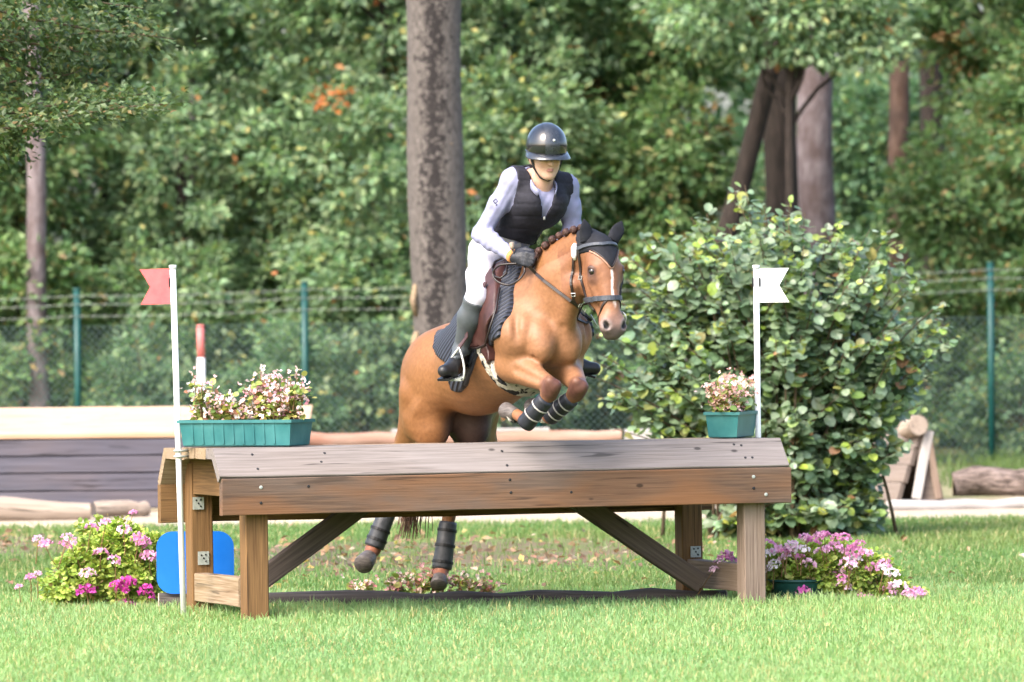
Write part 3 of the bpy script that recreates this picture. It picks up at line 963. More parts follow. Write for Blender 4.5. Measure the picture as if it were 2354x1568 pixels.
def make_jump():
    root = empty('table_jump', TP(TL / 2, .45, 0), 'wide brown wooden table jump the horse is clearing', 'jump')
    fw = -.0725
    fb = beam('front_board', TP(0, fw, .653), TP(TL, fw, .653), (0, 0, 1), .188, .055, M['board_brown'], root)
    # sloping plank
    a0, a1 = Vector((-.098, .757)), Vector((.027, .902))
    dv = (a1 - a0); ln = dv.length; dv.normalize()
    nv = Vector((-dv.y, dv.x))                              # outward (front, up)
    c = (a0 + a1) / 2 - nv * .025
    upv = TW * dv.x + Vector((0, 0, dv.y))
    sp = beam('sloping_plank', TP(-.012, c.x, c.y), TP(TL - .01, c.x, c.y), upv, ln, .05, M['board_grey'], root)
    for i in range(5):
        w = .118 + .182 * i
        beam('top_plank', TP(random.uniform(-.01, .006), w, .872 - .004 * i + random.uniform(-.002, .002)), TP(TL - .03 + random.uniform(-.02, .01), w, .872 - .004 * i), TW, .176, .056, M['plank_end' if i else 'board_grey'], root)
    b0, b1 = Vector((1.075, .70)), Vector((.95, .885))
    dv = (b1 - b0); ln = dv.length; dv.normalize()
    nv = Vector((-dv.y, dv.x))
    c = (b0 + b1) / 2 + nv * .025
    upv = TW * dv.x + Vector((0, 0, dv.y))
    beam('sloping_plank', TP(0, c.x, c.y), TP(TL, c.x, c.y), upv, ln, .05, M['plank_end'], root)
    beam('back_board', TP(0, 1.05, .588), TP(TL, 1.05, .588), (0, 0, 1), .205, .055, M['post_tan'], root)
    legs = []
    for (u, w, m) in ((.203, .025, 'post_tan'), (.188, .94, 'post_tan'), (2.965, .025, 'post_greybrown'), (2.975, .94, 'post_tan')):
        legs.append(beam('leg', TP(u, w, -.15), TP(u, w, .80 if w > .5 else .83), TU, .122, .11, M[m], root, .006, .002))
    for u in (.18, 2.985):
        beam('cross_rail', TP(u, .083, .155), TP(u, .882, .150), (0, 0, 1), .148, .085, M['post_greybrown' if u > 1 else 'plank_end'], root)
        beam('cross_beam', TP(u, -.02, .742), TP(u, 1.02, .730), (0, 0, 1), .19, .08, M['post_tan'], root)
    for u in (1.1, 2.05):
        beam('cross_beam', TP(u, .05, .775), TP(u, 1.02, .765), (0, 0, 1), .12, .07, M['brace_dark'], root)
    beam('brace', TP(.245, .45, .115), TP(1.13, .45, .715), (0, 0, 1), .105, .07, M['brace_dark'], root)
    beam('brace', TP(2.84, .45, .115), TP(1.93, .45, .715), (0, 0, 1), .105, .07, M['brace_dark'], root)
    # mending plates
    for (u, w, z, hh, leg) in ((.165, .879, .59, .065, 1), (.19, .879, .30, .07, 1), (2.99, .879, .265, .06, 3)):
        mb = MB()
        p = TP(u, w, z)
        mb.box(p, TU * .03, TW * .003, (0, 0, hh / 2))
        pl = mb.build('mending_plate', M['zinc'], root)
        for (du, dz) in ((-.012, .016), (.012, -.016), (0, 0), (.012, .018)):
            screw(TP(u + du, w - .004, z + dz), -TW, pl, M['black'], .005)
    sn = (nv.x, nv.y)
    for (u, z, m) in ((.205, .70, 'zinc'), (.205, .62, 'black'), (1.56, .712, 'black'), (1.565, .645, 'black'), (2.93, .70, 'zinc'), (2.93, .64, 'black'), (3.0, .605, 'zinc'), (.46, .70, 'black'), (1.9, .64, 'black')):
        screw(TP(u, fw - .0275, z), -TW, fb, M[m], .0095 if m == 'zinc' else .0075)
    fd = Vector((-.098, .757)); td = Vector((.027, .902))
    sno = (TW * -(td.y - fd.y) + Vector((0, 0, td.x - fd.x))).normalized()
    for (u, t) in ((.19, .75), (.20, .25), (.58, .75), (.55, .45), (1.55, .7), (1.555, .2), (2.86, .78), (2.90, .74), (2.90, .3), (2.94, .3)):
        q = fd.lerp(td, t)
        screw(TP(u, q.x, q.y), sno, sp, M['black'], .0075)
    # hook on the end beam
    mb = MB()
    mb.tube([TP(.143, .30, .775), TP(.12, .30, .775), TP(.108, .30, .75), TP(.12, .30, .715)], .006, 8)
    mb.tube([TP(.143, .27, .80), TP(.11, .27, .81)], .008, 8)
    mb.build('hook', M['steel'], root, True)
    return root


make_jump()


def flag_pole(base, top, Yt, left, mat_flag, label, flabel):
    b, t = Vector(base), Vector(top)
    root = empty('flag_pole', b, label, 'flag pole', 'flag poles of the jump')
    mb = MB()
    mb.tube([b, b.lerp(t, .5), t], .0155, 16)
    mb.build('pole', M['white_plastic'], root, True)
    mb = MB()
    mb.tube([t - (t - b).normalized() * .012, t + (t - b).normalized() * .006], .019, 16)
    mb.build('cap', M['white_plastic'], root, True)
    sx = -1 if left else 1
    ax = (t - b).normalized()
    hx = Vector((sx, -.10 * sx if left else .05, 0)).normalized()
    hx = (hx - ax * hx.dot(ax)).normalized()
    o = t - ax * .012 + hx * .010 + Vector((0, -.003, 0))
    nn = hx.cross(ax).normalized() * .0022
    pts2 = [(0, 0), (.165 if left else .165, 0), (.115 if left else .115, -.092), (.165, -.183), (0, -.183)]
    v = []
    nxs = 9
    # outline strip as quads between upper and lower halves, gently bowed
    def bow(s): return nn * (4.0 * math.sin(s * 9))
    up, mid, lo = [], [], []
    for i in range(nxs):
        k = i / (nxs - 1)
        up.append((k * .165, 0)); mid.append((k * .112, -.092)); lo.append((k * .165, -.183))
    rows = [up, mid, lo]
    for sgn in (1, -1):
        for r in rows:
            for (x, y) in r: v.append(o + hx * x + ax * y + bow(x) + nn * sgn)
    q = []
    N = 3 * nxs
    for r in range(2):
        for i in range(nxs - 1):
            a = r * nxs + i
            q.append((a, a + 1, a + nxs + 1, a + nxs))
            q.append((N + a + nxs, N + a + nxs + 1, N + a + 1, N + a))
    rim = [i for i in range(nxs)] + [nxs - 1 + nxs, nxs - 1 + 2 * nxs] + [2 * nxs + i for i in range(nxs - 2, -1, -1)] + [nxs]
    for a, b2 in zip(rim, rim[1:] + rim[:1]): q.append((b2, a, N + a, N + b2))
    f = MB(); f.add(v, q)
    fo = f.build('flag', mat_flag, root, False)
    fo['label'] = flabel
    # sleeve and two dark slots where the flag clips to the pole
    mb = MB()
    for sgn in ((1, -1) if not left else (1,)):
        c = t - ax * .085 + hx * (.0185 * sgn) + Vector((0, -.0085, 0))
        mb.box(c, hx * .004, Vector((0, .004, 0)), ax * .024)
    mb.build('clip_slot', M['black'], root)
    return root


pl = flag_pole(G(418, .50), P(397, 612, .46), .46, True, M['flag_red'], 'leaning white pole with a red swallowtail flag at the jump end', 'red swallowtail flag')
pr = flag_pole(G(1744, 1.42), P(1738, 612, 1.42), 1.42, False, M['flag_white'], 'upright white pole with a white swallowtail flag', 'white swallowtail flag')
mb = MB()
for z in (.84, .87):
    c = P(411, 1042, .48); c.z = z + .01
    mb.tube([c + Vector((-.024, .01, 0)), c + Vector((-.018, -.022, 0)), c + Vector((.012, -.024, 0)), c + Vector((.035, .0, 0)), c + Vector((.045, .03, 0))], .006, 8)
mb.build('clip', M['zinc'], pl, True)


# ------------------------------------------------------------------ flower troughs
def trough(label, corner, dx, dy, L, W, H, ribs=True):
    """corner: bottom near corner; dx long direction, dy depth direction (unit)"""
    dx, dy = Vector(dx).normalized(), Vector(dy).normalized()
    c = Vector(corner)
    root = empty('flower_trough', c + dx * L / 2 + dy * W / 2, label, 'flower trough', 'green plastic flower troughs on the jump')
    Z = Vector((0, 0, 1))

    def ring(e, z):
        return [c + dx * (-e) + dy * (-e) + Z * z, c + dx * (L + e) + dy * (-e) + Z * z, c + dx * (L + e) + dy * (W + e) + Z * z, c + dx * (-e) + dy * (W + e) + Z * z]
    mb = MB()
    prof = [(-.008, 0), (0, .006), (.012, H - .016)]
    v = [p for e, z in prof for p in ring(e, z)]
    q = [(3, 2, 1, 0)]
    for r in range(len(prof) - 1):
        for k in range(4):
            l = (k + 1) % 4
            q.append((r * 4 + k, r * 4 + l, r * 4 + 4 + l, r * 4 + 4 + k))
    mb.add(v, q)
    # shallow ribs pressed into the long walls and the ends
    if ribs:
        for k in range(1, int(L / .055)):
            for (off, sg) in ((-.004, -1), (W + .004, 1)):
                p = c + dx * (k * .055) + dy * off + Z * (H * .5)
                mb.box(p + dy * sg * .003, dx * .006, dy * .0035, Z * (H * .40) + dy * sg * .004)
    mb.build('body', M['trough_green'], root)
    rm = MB()
    prof = [(.012, H - .016), (.022, H - .016), (.022, H), (.008, H), (.004, H - .03)]
    v = [p for e, z in prof for p in ring(e, z)]
    q = []
    for r in range(len(prof) - 1):
        for k in range(4):
            l = (k + 1) % 4
            q.append((r * 4 + k, r * 4 + l, r * 4 + 4 + l, r * 4 + 4 + k))
    rm.add(v, q)
    rm.build('rim', M['trough_green'], root)
    so = MB()
    so.add(ring(.006, H - .025), [(0, 1, 2, 3)])
    so.build('soil', M['soil'], root)
    return c, dx, dy, L, W, H


def begonia(base, h, spread, n_leaf, n_fl, label, group, pal=None, fpal=None):
    base = Vector(base)
    root = empty('begonia_plant', base, label, 'begonia', group)
    b = np.array(base)
    st = MB()
    LP, LD, LN, LS = [], [], [], []
    FP = []
    ns = 9
    for k in range(ns):
        an = rng.uniform(0, 6.28)
        lean = rng.uniform(.05, 1) * spread
        tip = b + np.array([math.cos(an) * lean, math.sin(an) * lean * .7, h * rng.uniform(.6, 1.05)])
        limb(st, b + np.array([math.cos(an), math.sin(an), 0]) * .015, tip, .0045, .002, 4, .05, 5)
        m = n_leaf // ns
        t = rng.uniform(.12, .95, m)
        p = b + (tip - b) * t[:, None] + rng.normal(0, 1, (m, 3)) * np.array([.026, .026, .014])
        LP.append(p)
        d = unit(m); d[:, 2] *= .5; d[:, 2] += .15
        LD.append(d); LN.append(np.array([0, -.25, .8]) + unit(m) * .6)
        LS.append(rng.uniform(.022, .045, m))
        m = n_fl // ns
        t = rng.uniform(.35, 1.12, m)
        FP.append(b + (tip - b) * t[:, None] + rng.normal(0, 1, (m, 3)) * np.array([.03, .03, .02]))
    st.build('stem', M['stem'], root)
    LP, LD, LN, LS = map(np.concatenate, (LP, LD, LN, LS))
    pal = pal or [(3, (.22, .28, .065)), (2, (.32, .32, .09)), (1.2, (.28, .13, .08)), (1, (.12, .19, .05))]
    tag(link('foliage', leaf_mesh('foliage', LP, LD, LN, LS, mixcols(len(LP), pal), ROUND), M['leaf'], root), kind='stuff')
    FP = np.concatenate(FP)
    nf = len(FP)
    fpal = fpal or [(3, (.74, .48, .50)), (3, (.80, .62, .61)), (3, (.82, .75, .72)), (1, (.68, .30, .40))]
    fc = mixcols(nf, fpal)
    pp, dd, nn, ss, cc = [], [], [], [], []
    face = np.array([0, -.55, .5]) + unit(nf) * .7
    for k in range(4):
        a = unit(nf)
        d = np.cross(face, a)
        pp.append(FP); dd.append(d + face * .25); nn.append(face); ss.append(rng.uniform(.012, .022, nf)); cc.append(fc * rng.uniform(.9, 1.1, (nf, 1)))
    tag(link('flowers', leaf_mesh('flowers', *map(np.concatenate, (pp, dd, nn, ss, cc)), PETAL), M['petal'], root), kind='stuff')
    # yellow flower centres
    mb = MB()
    for p, f in zip(FP[::2], face[::2]):
        f = f / np.linalg.norm(f)
        mb.box(p + f * .004, (.0022, 0, 0), (0, .0022, 0), (0, 0, .0022))
    tag(mb.build('flower_centres', M['box_cream'], root), kind='stuff')
    return root


# left trough: long side faces us slightly turned, its right end showing
_c = P(421, 1024, .42); _c.z = .902
a = math.radians(-14)
lt = trough('long green flower trough on the left end of the jump', _c, (math.cos(a), math.sin(a), 0), (-math.sin(a) + .32, math.cos(a), 0), .575, .19, .138)
gB = 'begonias in the flower troughs'


def in_trough(t, s, d):
    c, dx, dy, L, W, H = t
    return c + dx * (L * s) + dy * (W * d) + Vector((0, 0, H - .03))


begonia(in_trough(lt, .10, .45), .27, .085, 130, 80, 'tall begonia clump at the left end of the long trough', gB)
begonia(in_trough(lt, .30, .4), .15, .10, 130, 90, 'low begonia clump next to the tall left one', gB)
begonia(in_trough(lt, .47, .3), .12, .09, 150, 85, 'lowest begonia clump spilling over the long trough rim', gB)
begonia(in_trough(lt, .66, .5), .27, .11, 190, 140, 'tall begonia clump right of the middle of the long trough', gB)
begonia(in_trough(lt, .92, .5), .26, .11, 190, 140, 'tall begonia clump at the right end of the long trough', gB)
begonia(in_trough(lt, .80, .3), .16, .11, 150, 85, 'low begonia clump in front of the two tall right ones', gB)
# right trough: its end faces us
_c = P(1630, 1019, 1.05); _c.z = .905
a = math.radians(73)
rt = trough('green flower trough turned end on beside the white flag pole', Vector((*P(1694, 1018, 1.06).xy, .903)), (math.cos(a), math.sin(a), 0), (-math.sin(a), math.cos(a) + .10, 0), .36, .16, .138, False)
for (s, d, h, lab) in ((.12, .5, .17, 'begonia at the near end of the right trough'), (.40, .5, .22, 'begonia in the middle of the right trough'), (.75, .5, .2, 'begonia at the far end of the right trough')):
    begonia(in_trough(rt, s, d), h, .10, 150, 130, lab, gB, fpal=[(3, (.76, .46, .42)), (3, (.80, .60, .54)), (1, (.80, .70, .62)), (1, (.66, .32, .30))])

# ------------------------------------------------------------------ ground rail and begonias behind it
def log(name, a, b, r0, r1, mat, label, cat='log', group=None, n=18, jit=.03, wob=.012, endmat=None):
    a, b = Vector(a), Vector(b)
    root = empty(name, (a + b) / 2, label, cat, group)
    X = (b - a).normalized()
    Zv = Vector((0, 0, 1)); Yv = Zv.cross(X).normalized(); Zv = X.cross(Yv)
    L = (b - a).length
    mb = MB()
    m = max(6, int(L / .2))
    pts = [Vector((L * i / m - L / 2, random.uniform(-wob, wob), random.uniform(-wob, wob))) for i in range(m + 1)]
    mb.tube(pts, [r0 + (r1 - r0) * i / m for i in range(m + 1)], n, False, False, jit)
    W = Matrix(((X.x, Yv.x, Zv.x, (a.x + b.x) / 2), (X.y, Yv.y, Zv.y, (a.y + b.y) / 2), (X.z, Yv.z, Zv.z, (a.z + b.z) / 2), (0, 0, 0, 1)))

    def put(o):
        o.parent = None
        o.matrix_parent_inverse = Matrix.Identity(4)
        o.matrix_basis = W
        par(o, root)
    put(mb.build('bark' if 'bark' in mat.name else 'shaft', mat, None, True))
    for p, r, s in ((pts[0], r0, -1), (pts[-1], r1, 1)):
        e = MB()
        e.tube([p, p + Vector((s * .006, 0, 0))], [r * .985, r * .93], n)
        put(e.build('cut_end', endmat or M['plank_end'], None))
    return root


log('ground_rail', P(366, 1390, 1.50), P(1668, 1379, 1.70), .060, .058, M['log_dark'], 'dark round rail lying on the grass under the jump', 'rail', endmat=M['log_pale'])
gG = 'begonias growing behind the ground rail'
for (px, h, sp, lab) in ((832, .10, .06, 'small begonia at the left end of the row behind the rail'), (905, .13, .07, 'begonia second from the left behind the rail'), (958, .15, .09, 'begonia below the left hind hoof behind the rail'), (1005, .17, .08, 'tallest begonia behind the rail'), (1062, .12, .07, 'begonia second from the right behind the rail'), (1115, .11, .05, 'small begonia at the right end of the row behind the rail')):
    b0 = G(px, 2.05)
    begonia(b0, h * 1.15, sp, 70, 46, lab, gG, fpal=[(3, (.66, .36, .36)), (3, (.74, .52, .48)), (1, (.78, .66, .58)), (1, (.55, .22, .24))])

# ------------------------------------------------------------------ blue number board (blank side)
def sign():
    Y = 1.45
    c = P(449, 1293, Y)
    root = empty('blue_sign', (c.x, Y, 0), 'blank blue rounded board standing behind the left jump legs', 'sign')
    W, H, R = 178 / 428 / 2, 143 / 428 / 2, .085
    out = []
    for (sx, sz, a0) in ((1, 1, 0), (-1, 1, 90), (-1, -1, 180), (1, -1, 270)):
        for k in range(9):
            an = math.radians(a0 + 90 * k / 8)
            out.append(Vector((sx * (W - R) + R * math.cos(an), 0, sz * (H - R) + R * math.sin(an))))
    n = len(out)
    v = [c + p + Vector((0, dy, 0)) for dy in (-.004, .004) for p in out] + [c + Vector((0, -.004, 0)), c + Vector((0, .004, 0))]
    t = []; q = []
    for k in range(n):
        l = (k + 1) % n
        t += [(2 * n, k, l), (2 * n + 1, n + l, n + k)]
        q.append((k, n + k, n + l, l))
    mb = MB(); mb.add(v, q, t)
    mb.build('panel', M['sign_blue'], root)
    mb = MB()
    mb.tube([(c.x + .04, Y + .025, -.1), (c.x + .04, Y + .025, c.z + .1)], .016, 10)
    mb.build('stake', M['post_tan'], root)


sign()


# ------------------------------------------------------------------ geraniums
def flower_head_mesh():
    pp, dd, nn, ss, cc = [], [], [], [], []
    n = 20
    cen = unit(n); cen[:, 2] = np.abs(cen[:, 2]) * .8
    cen *= .032
    for k in range(5):
        f = cen / .032 + unit(n) * .25
        d = np.cross(f, unit(n)) + f * .35
        pp.append(cen); dd.append(d); nn.append(f); ss.append(rng.uniform(.011, .018, n)); cc.append(np.ones((n, 3)))
    return leaf_mesh('flower_head', *map(np.concatenate, (pp, dd, nn, ss, cc)), PETAL)


HEADS = [flower_head_mesh() for _ in range(4)]
for h in HEADS: pass


def head_mat(name, c1, c2, c3):
    return tint_mat(name, .55, .35, .2, rand=[(0, c1), (.5, c2), (1, c3)], tcol=(1.1, .95, 1.1))


M['head_pink'] = head_mat('head_pink', (.66, .26, .48), (.76, .42, .60), (.80, .60, .70))
M['head_magenta'] = head_mat('head_magenta', (.50, .05, .30), (.60, .10, .42), (.66, .16, .48))
M['head_white'] = head_mat('head_white', (.80, .74, .74), (.82, .78, .78), (.80, .70, .74))


def geranium(px, Y, label, group, blobs, heads, nclump):
    nclump = int(nclump * 1.35)
    root = empty('geranium', G(px, Y), label, 'geranium', group)
    base = np.array(G(px, Y))
    B = [(*np.array(P(bx, by, Y + dy)), rx, ry, rz) for (bx, by, dy, rx, ry, rz) in blobs]
    pal = [(4, (.29, .40, .075)), (3, (.36, .45, .10)), (2, (.17, .27, .05)), (1, (.42, .44, .13)), (.4, (.26, .2, .09))]
    pos, d, nrm, sz, cols, cc = crown_leaves(B, nclump, 60, .06, .028, pal, shell=.35, flat=.75)
    ok = pos[:, 2] > .01
    tag(link('foliage', leaf_mesh('foliage', pos[ok], d[ok], nrm[ok] + np.array([0, -.3, 0]), sz[ok], cols[ok], ROUND), M['leaf'], root), kind='stuff')
    st = MB()
    for i in rng.choice(len(cc), 34):
        limb(st, base + np.array([rng.normal(0, .06), rng.normal(0, .05), .02]), cc[i], .005, .002, 4, .06, 5)
    extra = [(hx + rng.uniform(-22, 22), hy + rng.uniform(-16, 18), sc * .75, kind) for (hx, hy, sc, kind) in heads if hy > 1230 and rng.uniform() < .6]
    for (hx, hy, sc, kind) in heads + extra:
        dy = rng.uniform(-.34, -.14)
        p = P(hx, hy, Y + dy)
        me = HEADS[rng.integers(4)].copy()
        o = link('flower_head', me, M['head_' + kind], root)
        W = Matrix.Translation(p) @ Matrix.Rotation(rng.uniform(0, 6.28), 4, 'Z') @ Matrix.Rotation(rng.uniform(-.5, .2), 4, 'X') @ Matrix.Scale(sc * 1.4, 4)
        o.matrix_basis = W
        o.matrix_parent_inverse = Matrix.Translation(-Vector(root.location))
        limb(st, np.array(p) + np.array([rng.normal(0, .04), .05, -.13]), p, .003, .002, 4, .05, 5)
    st.build('stem', M['stem'], root)['kind'] = 'stuff'
    return root


geranium(245, 1.95, 'bright green geranium bush with pink heads left of the blue board', 'pink geraniums at both ends of the jump',
         [(210, 1335, 0, .25, .2, .17), (300, 1340, 0, .22, .2, .17), (270, 1268, .05, .25, .2, .17), (150, 1365, 0, .14, .15, .1), (355, 1380, -.05, .1, .12, .07)],
         [(104, 1255, .8, 'pink'), (157, 1243, .85, 'pink'), (150, 1255, .7, 'pink'), (70, 1330, .6, 'pink'), (45, 1352, .5, 'pink'), (232, 1275, .8, 'pink'), (243, 1205, .7, 'pink'), (285, 1222, .8, 'pink'), (318, 1240, .8, 'pink'), (330, 1250, .8, 'pink'), (306, 1182, .5, 'pink'), (262, 1290, .7, 'pink'),
          (290, 1345, 1.05, 'magenta'), (270, 1352, .9, 'magenta'), (198, 1362, 1.0, 'magenta'), (290, 1392, 1.0, 'magenta'), (335, 1358, .8, 'magenta'), (202, 1322, .85, 'pink'), (210, 1216, .7, 'pink'), (340, 1280, .8, 'pink'), (195, 1400, .5, 'pink')], 190)
geranium(1900, 1.75, 'cascading pink geranium spilling from the dark pot at right', 'pink geraniums at both ends of the jump',
         [(1840, 1310, 0, .22, .18, .12), (1900, 1305, -.02, .25, .18, .14), (1965, 1335, -.05, .22, .16, .15), (2040, 1378, -.05, .19, .14, .09), (1955, 1395, -.12, .17, .12, .06), (1785, 1312, -.08, .17, .15, .10), (1870, 1320, -.12, .15, .12, .09), (1690, 1315, .1, .08, .1, .07)],
         [(1870, 1248, .8, 'pink'), (1850, 1240, .7, 'pink'), (1895, 1235, .75, 'pink'), (1918, 1262, .9, 'pink'), (1940, 1240, .75, 'pink'), (1957, 1270, .9, 'pink'), (1975, 1255, .7, 'pink'), (1990, 1278, .8, 'pink'), (1950, 1298, .9, 'pink'), (1888, 1275, .8, 'pink'), (1845, 1268, .75, 'white'), (1965, 1290, .8, 'white'),
          (2010, 1312, .95, 'pink'), (2035, 1300, .8, 'pink'), (2050, 1322, .8, 'white'), (2065, 1355, 1.05, 'pink'), (2100, 1375, .95, 'pink'), (2118, 1368, .7, 'pink'), (2085, 1390, .7, 'pink'), (2120, 1405, .7, 'pink'), (1990, 1385, 1.0, 'pink'), (1975, 1400, .9, 'pink'), (1943, 1392, 1.0, 'white'), (2020, 1402, .8, 'pink'), (1925, 1408, .9, 'pink'), (1905, 1404, .7, 'pink'), (1847, 1363, .8, 'magenta'), (2042, 1382, .7, 'white'),
          (1765, 1255, .8, 'pink'), (1768, 1275, .7, 'white'), (1668, 1282, .85, 'pink'), (1655, 1298, .7, 'pink'), (1680, 1292, .7, 'pink'), (1885, 1402, .8, 'pink'), (1790, 1268, .8, 'pink'), (1805, 1288, .8, 'pink'), (1822, 1258, .8, 'pink'), (1780, 1300, .7, 'white'), (1860, 1300, .8, 'pink'), (1915, 1330, .8, 'pink'), (1940, 1350, .8, 'pink')], 230)


def pot():
    Y = 1.62
    c = G(1826, Y)
    root = empty('flower_pot', c, 'dark green round flower pot behind the right front jump leg', 'flower pot')
    mb = MB()
    prof = [(.115, 0), (.122, .005), (.145, .11), (.147, .115)]
    n = 30
    v = [c + Vector((r * math.cos(2 * math.pi * k / n), r * math.sin(2 * math.pi * k / n), z)) for r, z in prof for k in range(n)]
    q = [(i * n + k, i * n + (k + 1) % n, i * n + n + (k + 1) % n, i * n + n + k) for i in range(len(prof) - 1) for k in range(n)]
    mb.add(v, q)
    mb.build('body', M['pot_green'], root, True)
    mb = MB()
    mb.tube([c + Vector((.15 * math.cos(2 * math.pi * k / n), .15 * math.sin(2 * math.pi * k / n), .118)) for k in range(n)], .008, 8, closed=True)
    mb.build('rim', M['pot_green'], root, True)
    mb = MB()
    mb.tube([c + Vector((.146 * math.cos(2 * math.pi * k / n), .146 * math.sin(2 * math.pi * k / n), z)) for z in (.0,) for k in range(n)], .001, 4, closed=True)
    s = MB()
    s.add([c + Vector((.14 * math.cos(2 * math.pi * k / n), .14 * math.sin(2 * math.pi * k / n), .095)) for k in range(n)] + [c + Vector((0, 0, .10))], [], [(n, k, (k + 1) % n) for k in range(n)])
    s.build('soil', M['soil'], root)


pot()


# ------------------------------------------------------------------ hazel bush
def hazel():
    Y = 9.6
    base = G(1800, Y)
    root = empty('hazel_bush', base, 'large round leafed hazel bush behind the right half of the jump', 'bush')
    # outline of the bush in the photograph: (py, left, right)
    prof = [(455, 1690, 1730), (500, 1600, 1850), (540, 1520, 1990), (600, 1460, 2080), (680, 1440, 2120), (760, 1400, 2150), (840, 1375, 2150), (920, 1390, 2130), (1000, 1480, 2090), (1080, 1580, 2060), (1160, 1620, 2040), (1230, 1640, 1990)]
    py = np.array([p[0] for p in prof]); lf = np.array([p[1] for p in prof]); rt_ = np.array([p[2] for p in prof])
    # shoots from the base outwards
    st = MB()
    tips = []
    shoots = []
    for k in range(240):
        ty = rng.uniform(500, 1200)
        l, r = np.interp(ty, py, lf), np.interp(ty, py, rt_)
        tx = l + (r - l) * rng.uniform(.02, .98)
        e = (tx - (l + r) / 2) / ((r - l) / 2)
        dep = math.sqrt(max(0, 1 - e * e)) * .95
        dy = rng.uniform(-1, 1) * dep
        if rng.uniform() < .55: dy = -abs(dy) * .6 - dep * .38
        tip = np.array(P(tx, ty, Y + dy))
        shoots.append((np.array([base.x + rng.normal(0, .22), Y + rng.normal(0, .2), 0]), tip))
    for (tx, ty, dy) in ((1712, 425, -.3), (1700, 470, -.3), (1588, 500, -.4), (1600, 560, -.45), (2170, 690, -.2), (2195, 775, -.2), (1800, 490, -.3), (2045, 530, -.2), (1385, 815, -.5), (1375, 870, -.5), (1400, 900, -.55), (1900, 520, -.2), (1500, 540, -.4), (2000, 1180, -.4), (1960, 545, -.3), (1440, 640, -.5), (2140, 860, -.2), (1700, 1150, -.7), (1660, 1210, -.5), (1540, 515, -.3), (1625, 490, -.3), (1660, 530, -.35), (1755, 470, -.3), (1850, 490, -.25), (1930, 512, -.25), (2000, 528, -.2), (2068, 556, -.15), (2118, 640, -.2), (2160, 715, -.1), (2150, 800, -.2), (1478, 548, -.35), (1446, 592, -.35), (1420, 690, -.4), (1385, 760, -.45), (1362, 828, -.5), (1690, 440, -.2), (1815, 468, -.25), (2090, 600, -.1), (2185, 740, -.2), (2120, 930, -.3), (2090, 1010, -.3), (1370, 910, -.5), (1410, 985, -.5)):
        shoots.append((np.array([base.x + rng.normal(0, .2), Y + rng.normal(0, .15), 0]), np.array(P(tx, ty, Y + dy))))
    LP, LD, LN, SZ, TT = [], [], [], [], []
    for a, b in shoots:
        mid = (a + b) / 2 + np.array([(b[0] - a[0]) * -.18, (b[1] - a[1]) * -.18, .18 * abs(b[2] - a[2])])
        ts = np.linspace(0, 1, 9)
        pts = [(1 - t) ** 2 * a + 2 * t * (1 - t) * mid + t * t * b for t in ts]
        st.tube(pts, [.016 * (1 - .85 * t) for t in ts], 6)
        m = 56
        t = rng.uniform(.26, 1.0, m) ** .65
        c = ((1 - t) ** 2)[:, None] * a + (2 * t * (1 - t))[:, None] * mid + (t ** 2)[:, None] * b
        spread = .03 + .16 * (1 - t)
        off = unit(m) * np.array([1, 1, .6])
        c = c + off * (spread * rng.uniform(.3, 1.3, m))[:, None]
        LP.append(c)
        d = off + unit(m) * .45 + np.array([0, -.25, -.1])
        LD.append(d)
        LN.append(np.array([0, -.42, .8]) + unit(m) * .42)
        SZ.append(rng.uniform(.050, .098, m) * (1 - .28 * (t > .93)))
        TT.append(t)
    st.build('stem', M['twig'], root, True)
    LP, LD, LN, SZ, TT = map(np.concatenate, (LP, LD, LN, SZ, TT))
    ok = LP[:, 2] > .05
    LP, LD, LN, SZ, TT = LP[ok], LD[ok], LN[ok], SZ[ok], TT[ok]
    n = len(LP)
    pal = [(4, (.17, .245, .145)), (3, (.135, .205, .12)), (2, (.23, .30, .20)), (.9, (.23, .32, .10)), (.35, (.27, .27, .10)), (.15, (.27, .15, .08))]
    cols = mixcols(n, pal)
    yel = (TT > .9) & (rng.uniform(0, 1, n) < .24)
    cols[yel] = mixcols(yel.sum(), [(2, (.26, .34, .06)), (1, (.31, .34, .08))])
    # the 300 largest and nearest leaves are single objects
    order = np.argsort(LP[:, 1] - 2.0 * SZ + rng.uniform(0, .25, n))
    sel, rest = order[:300], order[300:]
    o = link('foliage', leaf_mesh('foliage', LP[rest], LD[rest], LN[rest], SZ[rest], cols[rest], ROUND), M['leaf_hazel'], root)
    o['kind'] = 'stuff'
    base_me = npmesh('leaf', ROUND[0], ROUND[1], True)
    base_me.materials.append(M['leaf_single'])
    base_me2 = npmesh('leaf', ROUND[0] * np.array([.9, 1, 1.8]), ROUND[1], True)
    base_me2.materials.append(M['leaf_single'])
    x, y, z = frames(LD[sel], LN[sel])
    inv = Matrix.Translation(-Vector(root.location))
    for i, j in enumerate(sel):
        ob = bpy.data.objects.new('leaf', base_me if i % 3 else base_me2)
        COL.objects.link(ob)
        s = SZ[j]
        ob.matrix_basis = Matrix(((x[i][0] * s, y[i][0] * s, z[i][0] * s, LP[j][0]), (x[i][1] * s, y[i][1] * s, z[i][1] * s, LP[j][1]), (x[i][2] * s, y[i][2] * s, z[i][2] * s, LP[j][2]), (0, 0, 0, 1)))
        ob.parent = root
        ob.matrix_parent_inverse = inv


M['leaf_hazel'] = tint_mat('leaf_hazel', .36, .38, .6, noise=.18, nscale=40, tcol=(1.1, 1.2, .75))
M['leaf_single'] = tint_mat('leaf_single', .36, .38, .6, tcol=(1.1, 1.2, .75), rand=[(0, (.12, .185, .105)), (.45, (.175, .245, .15)), (.84, (.235, .30, .20)), (.95, (.23, .32, .10)), (1, (.28, .34, .10))], noise=.18, nscale=8)
hazel()

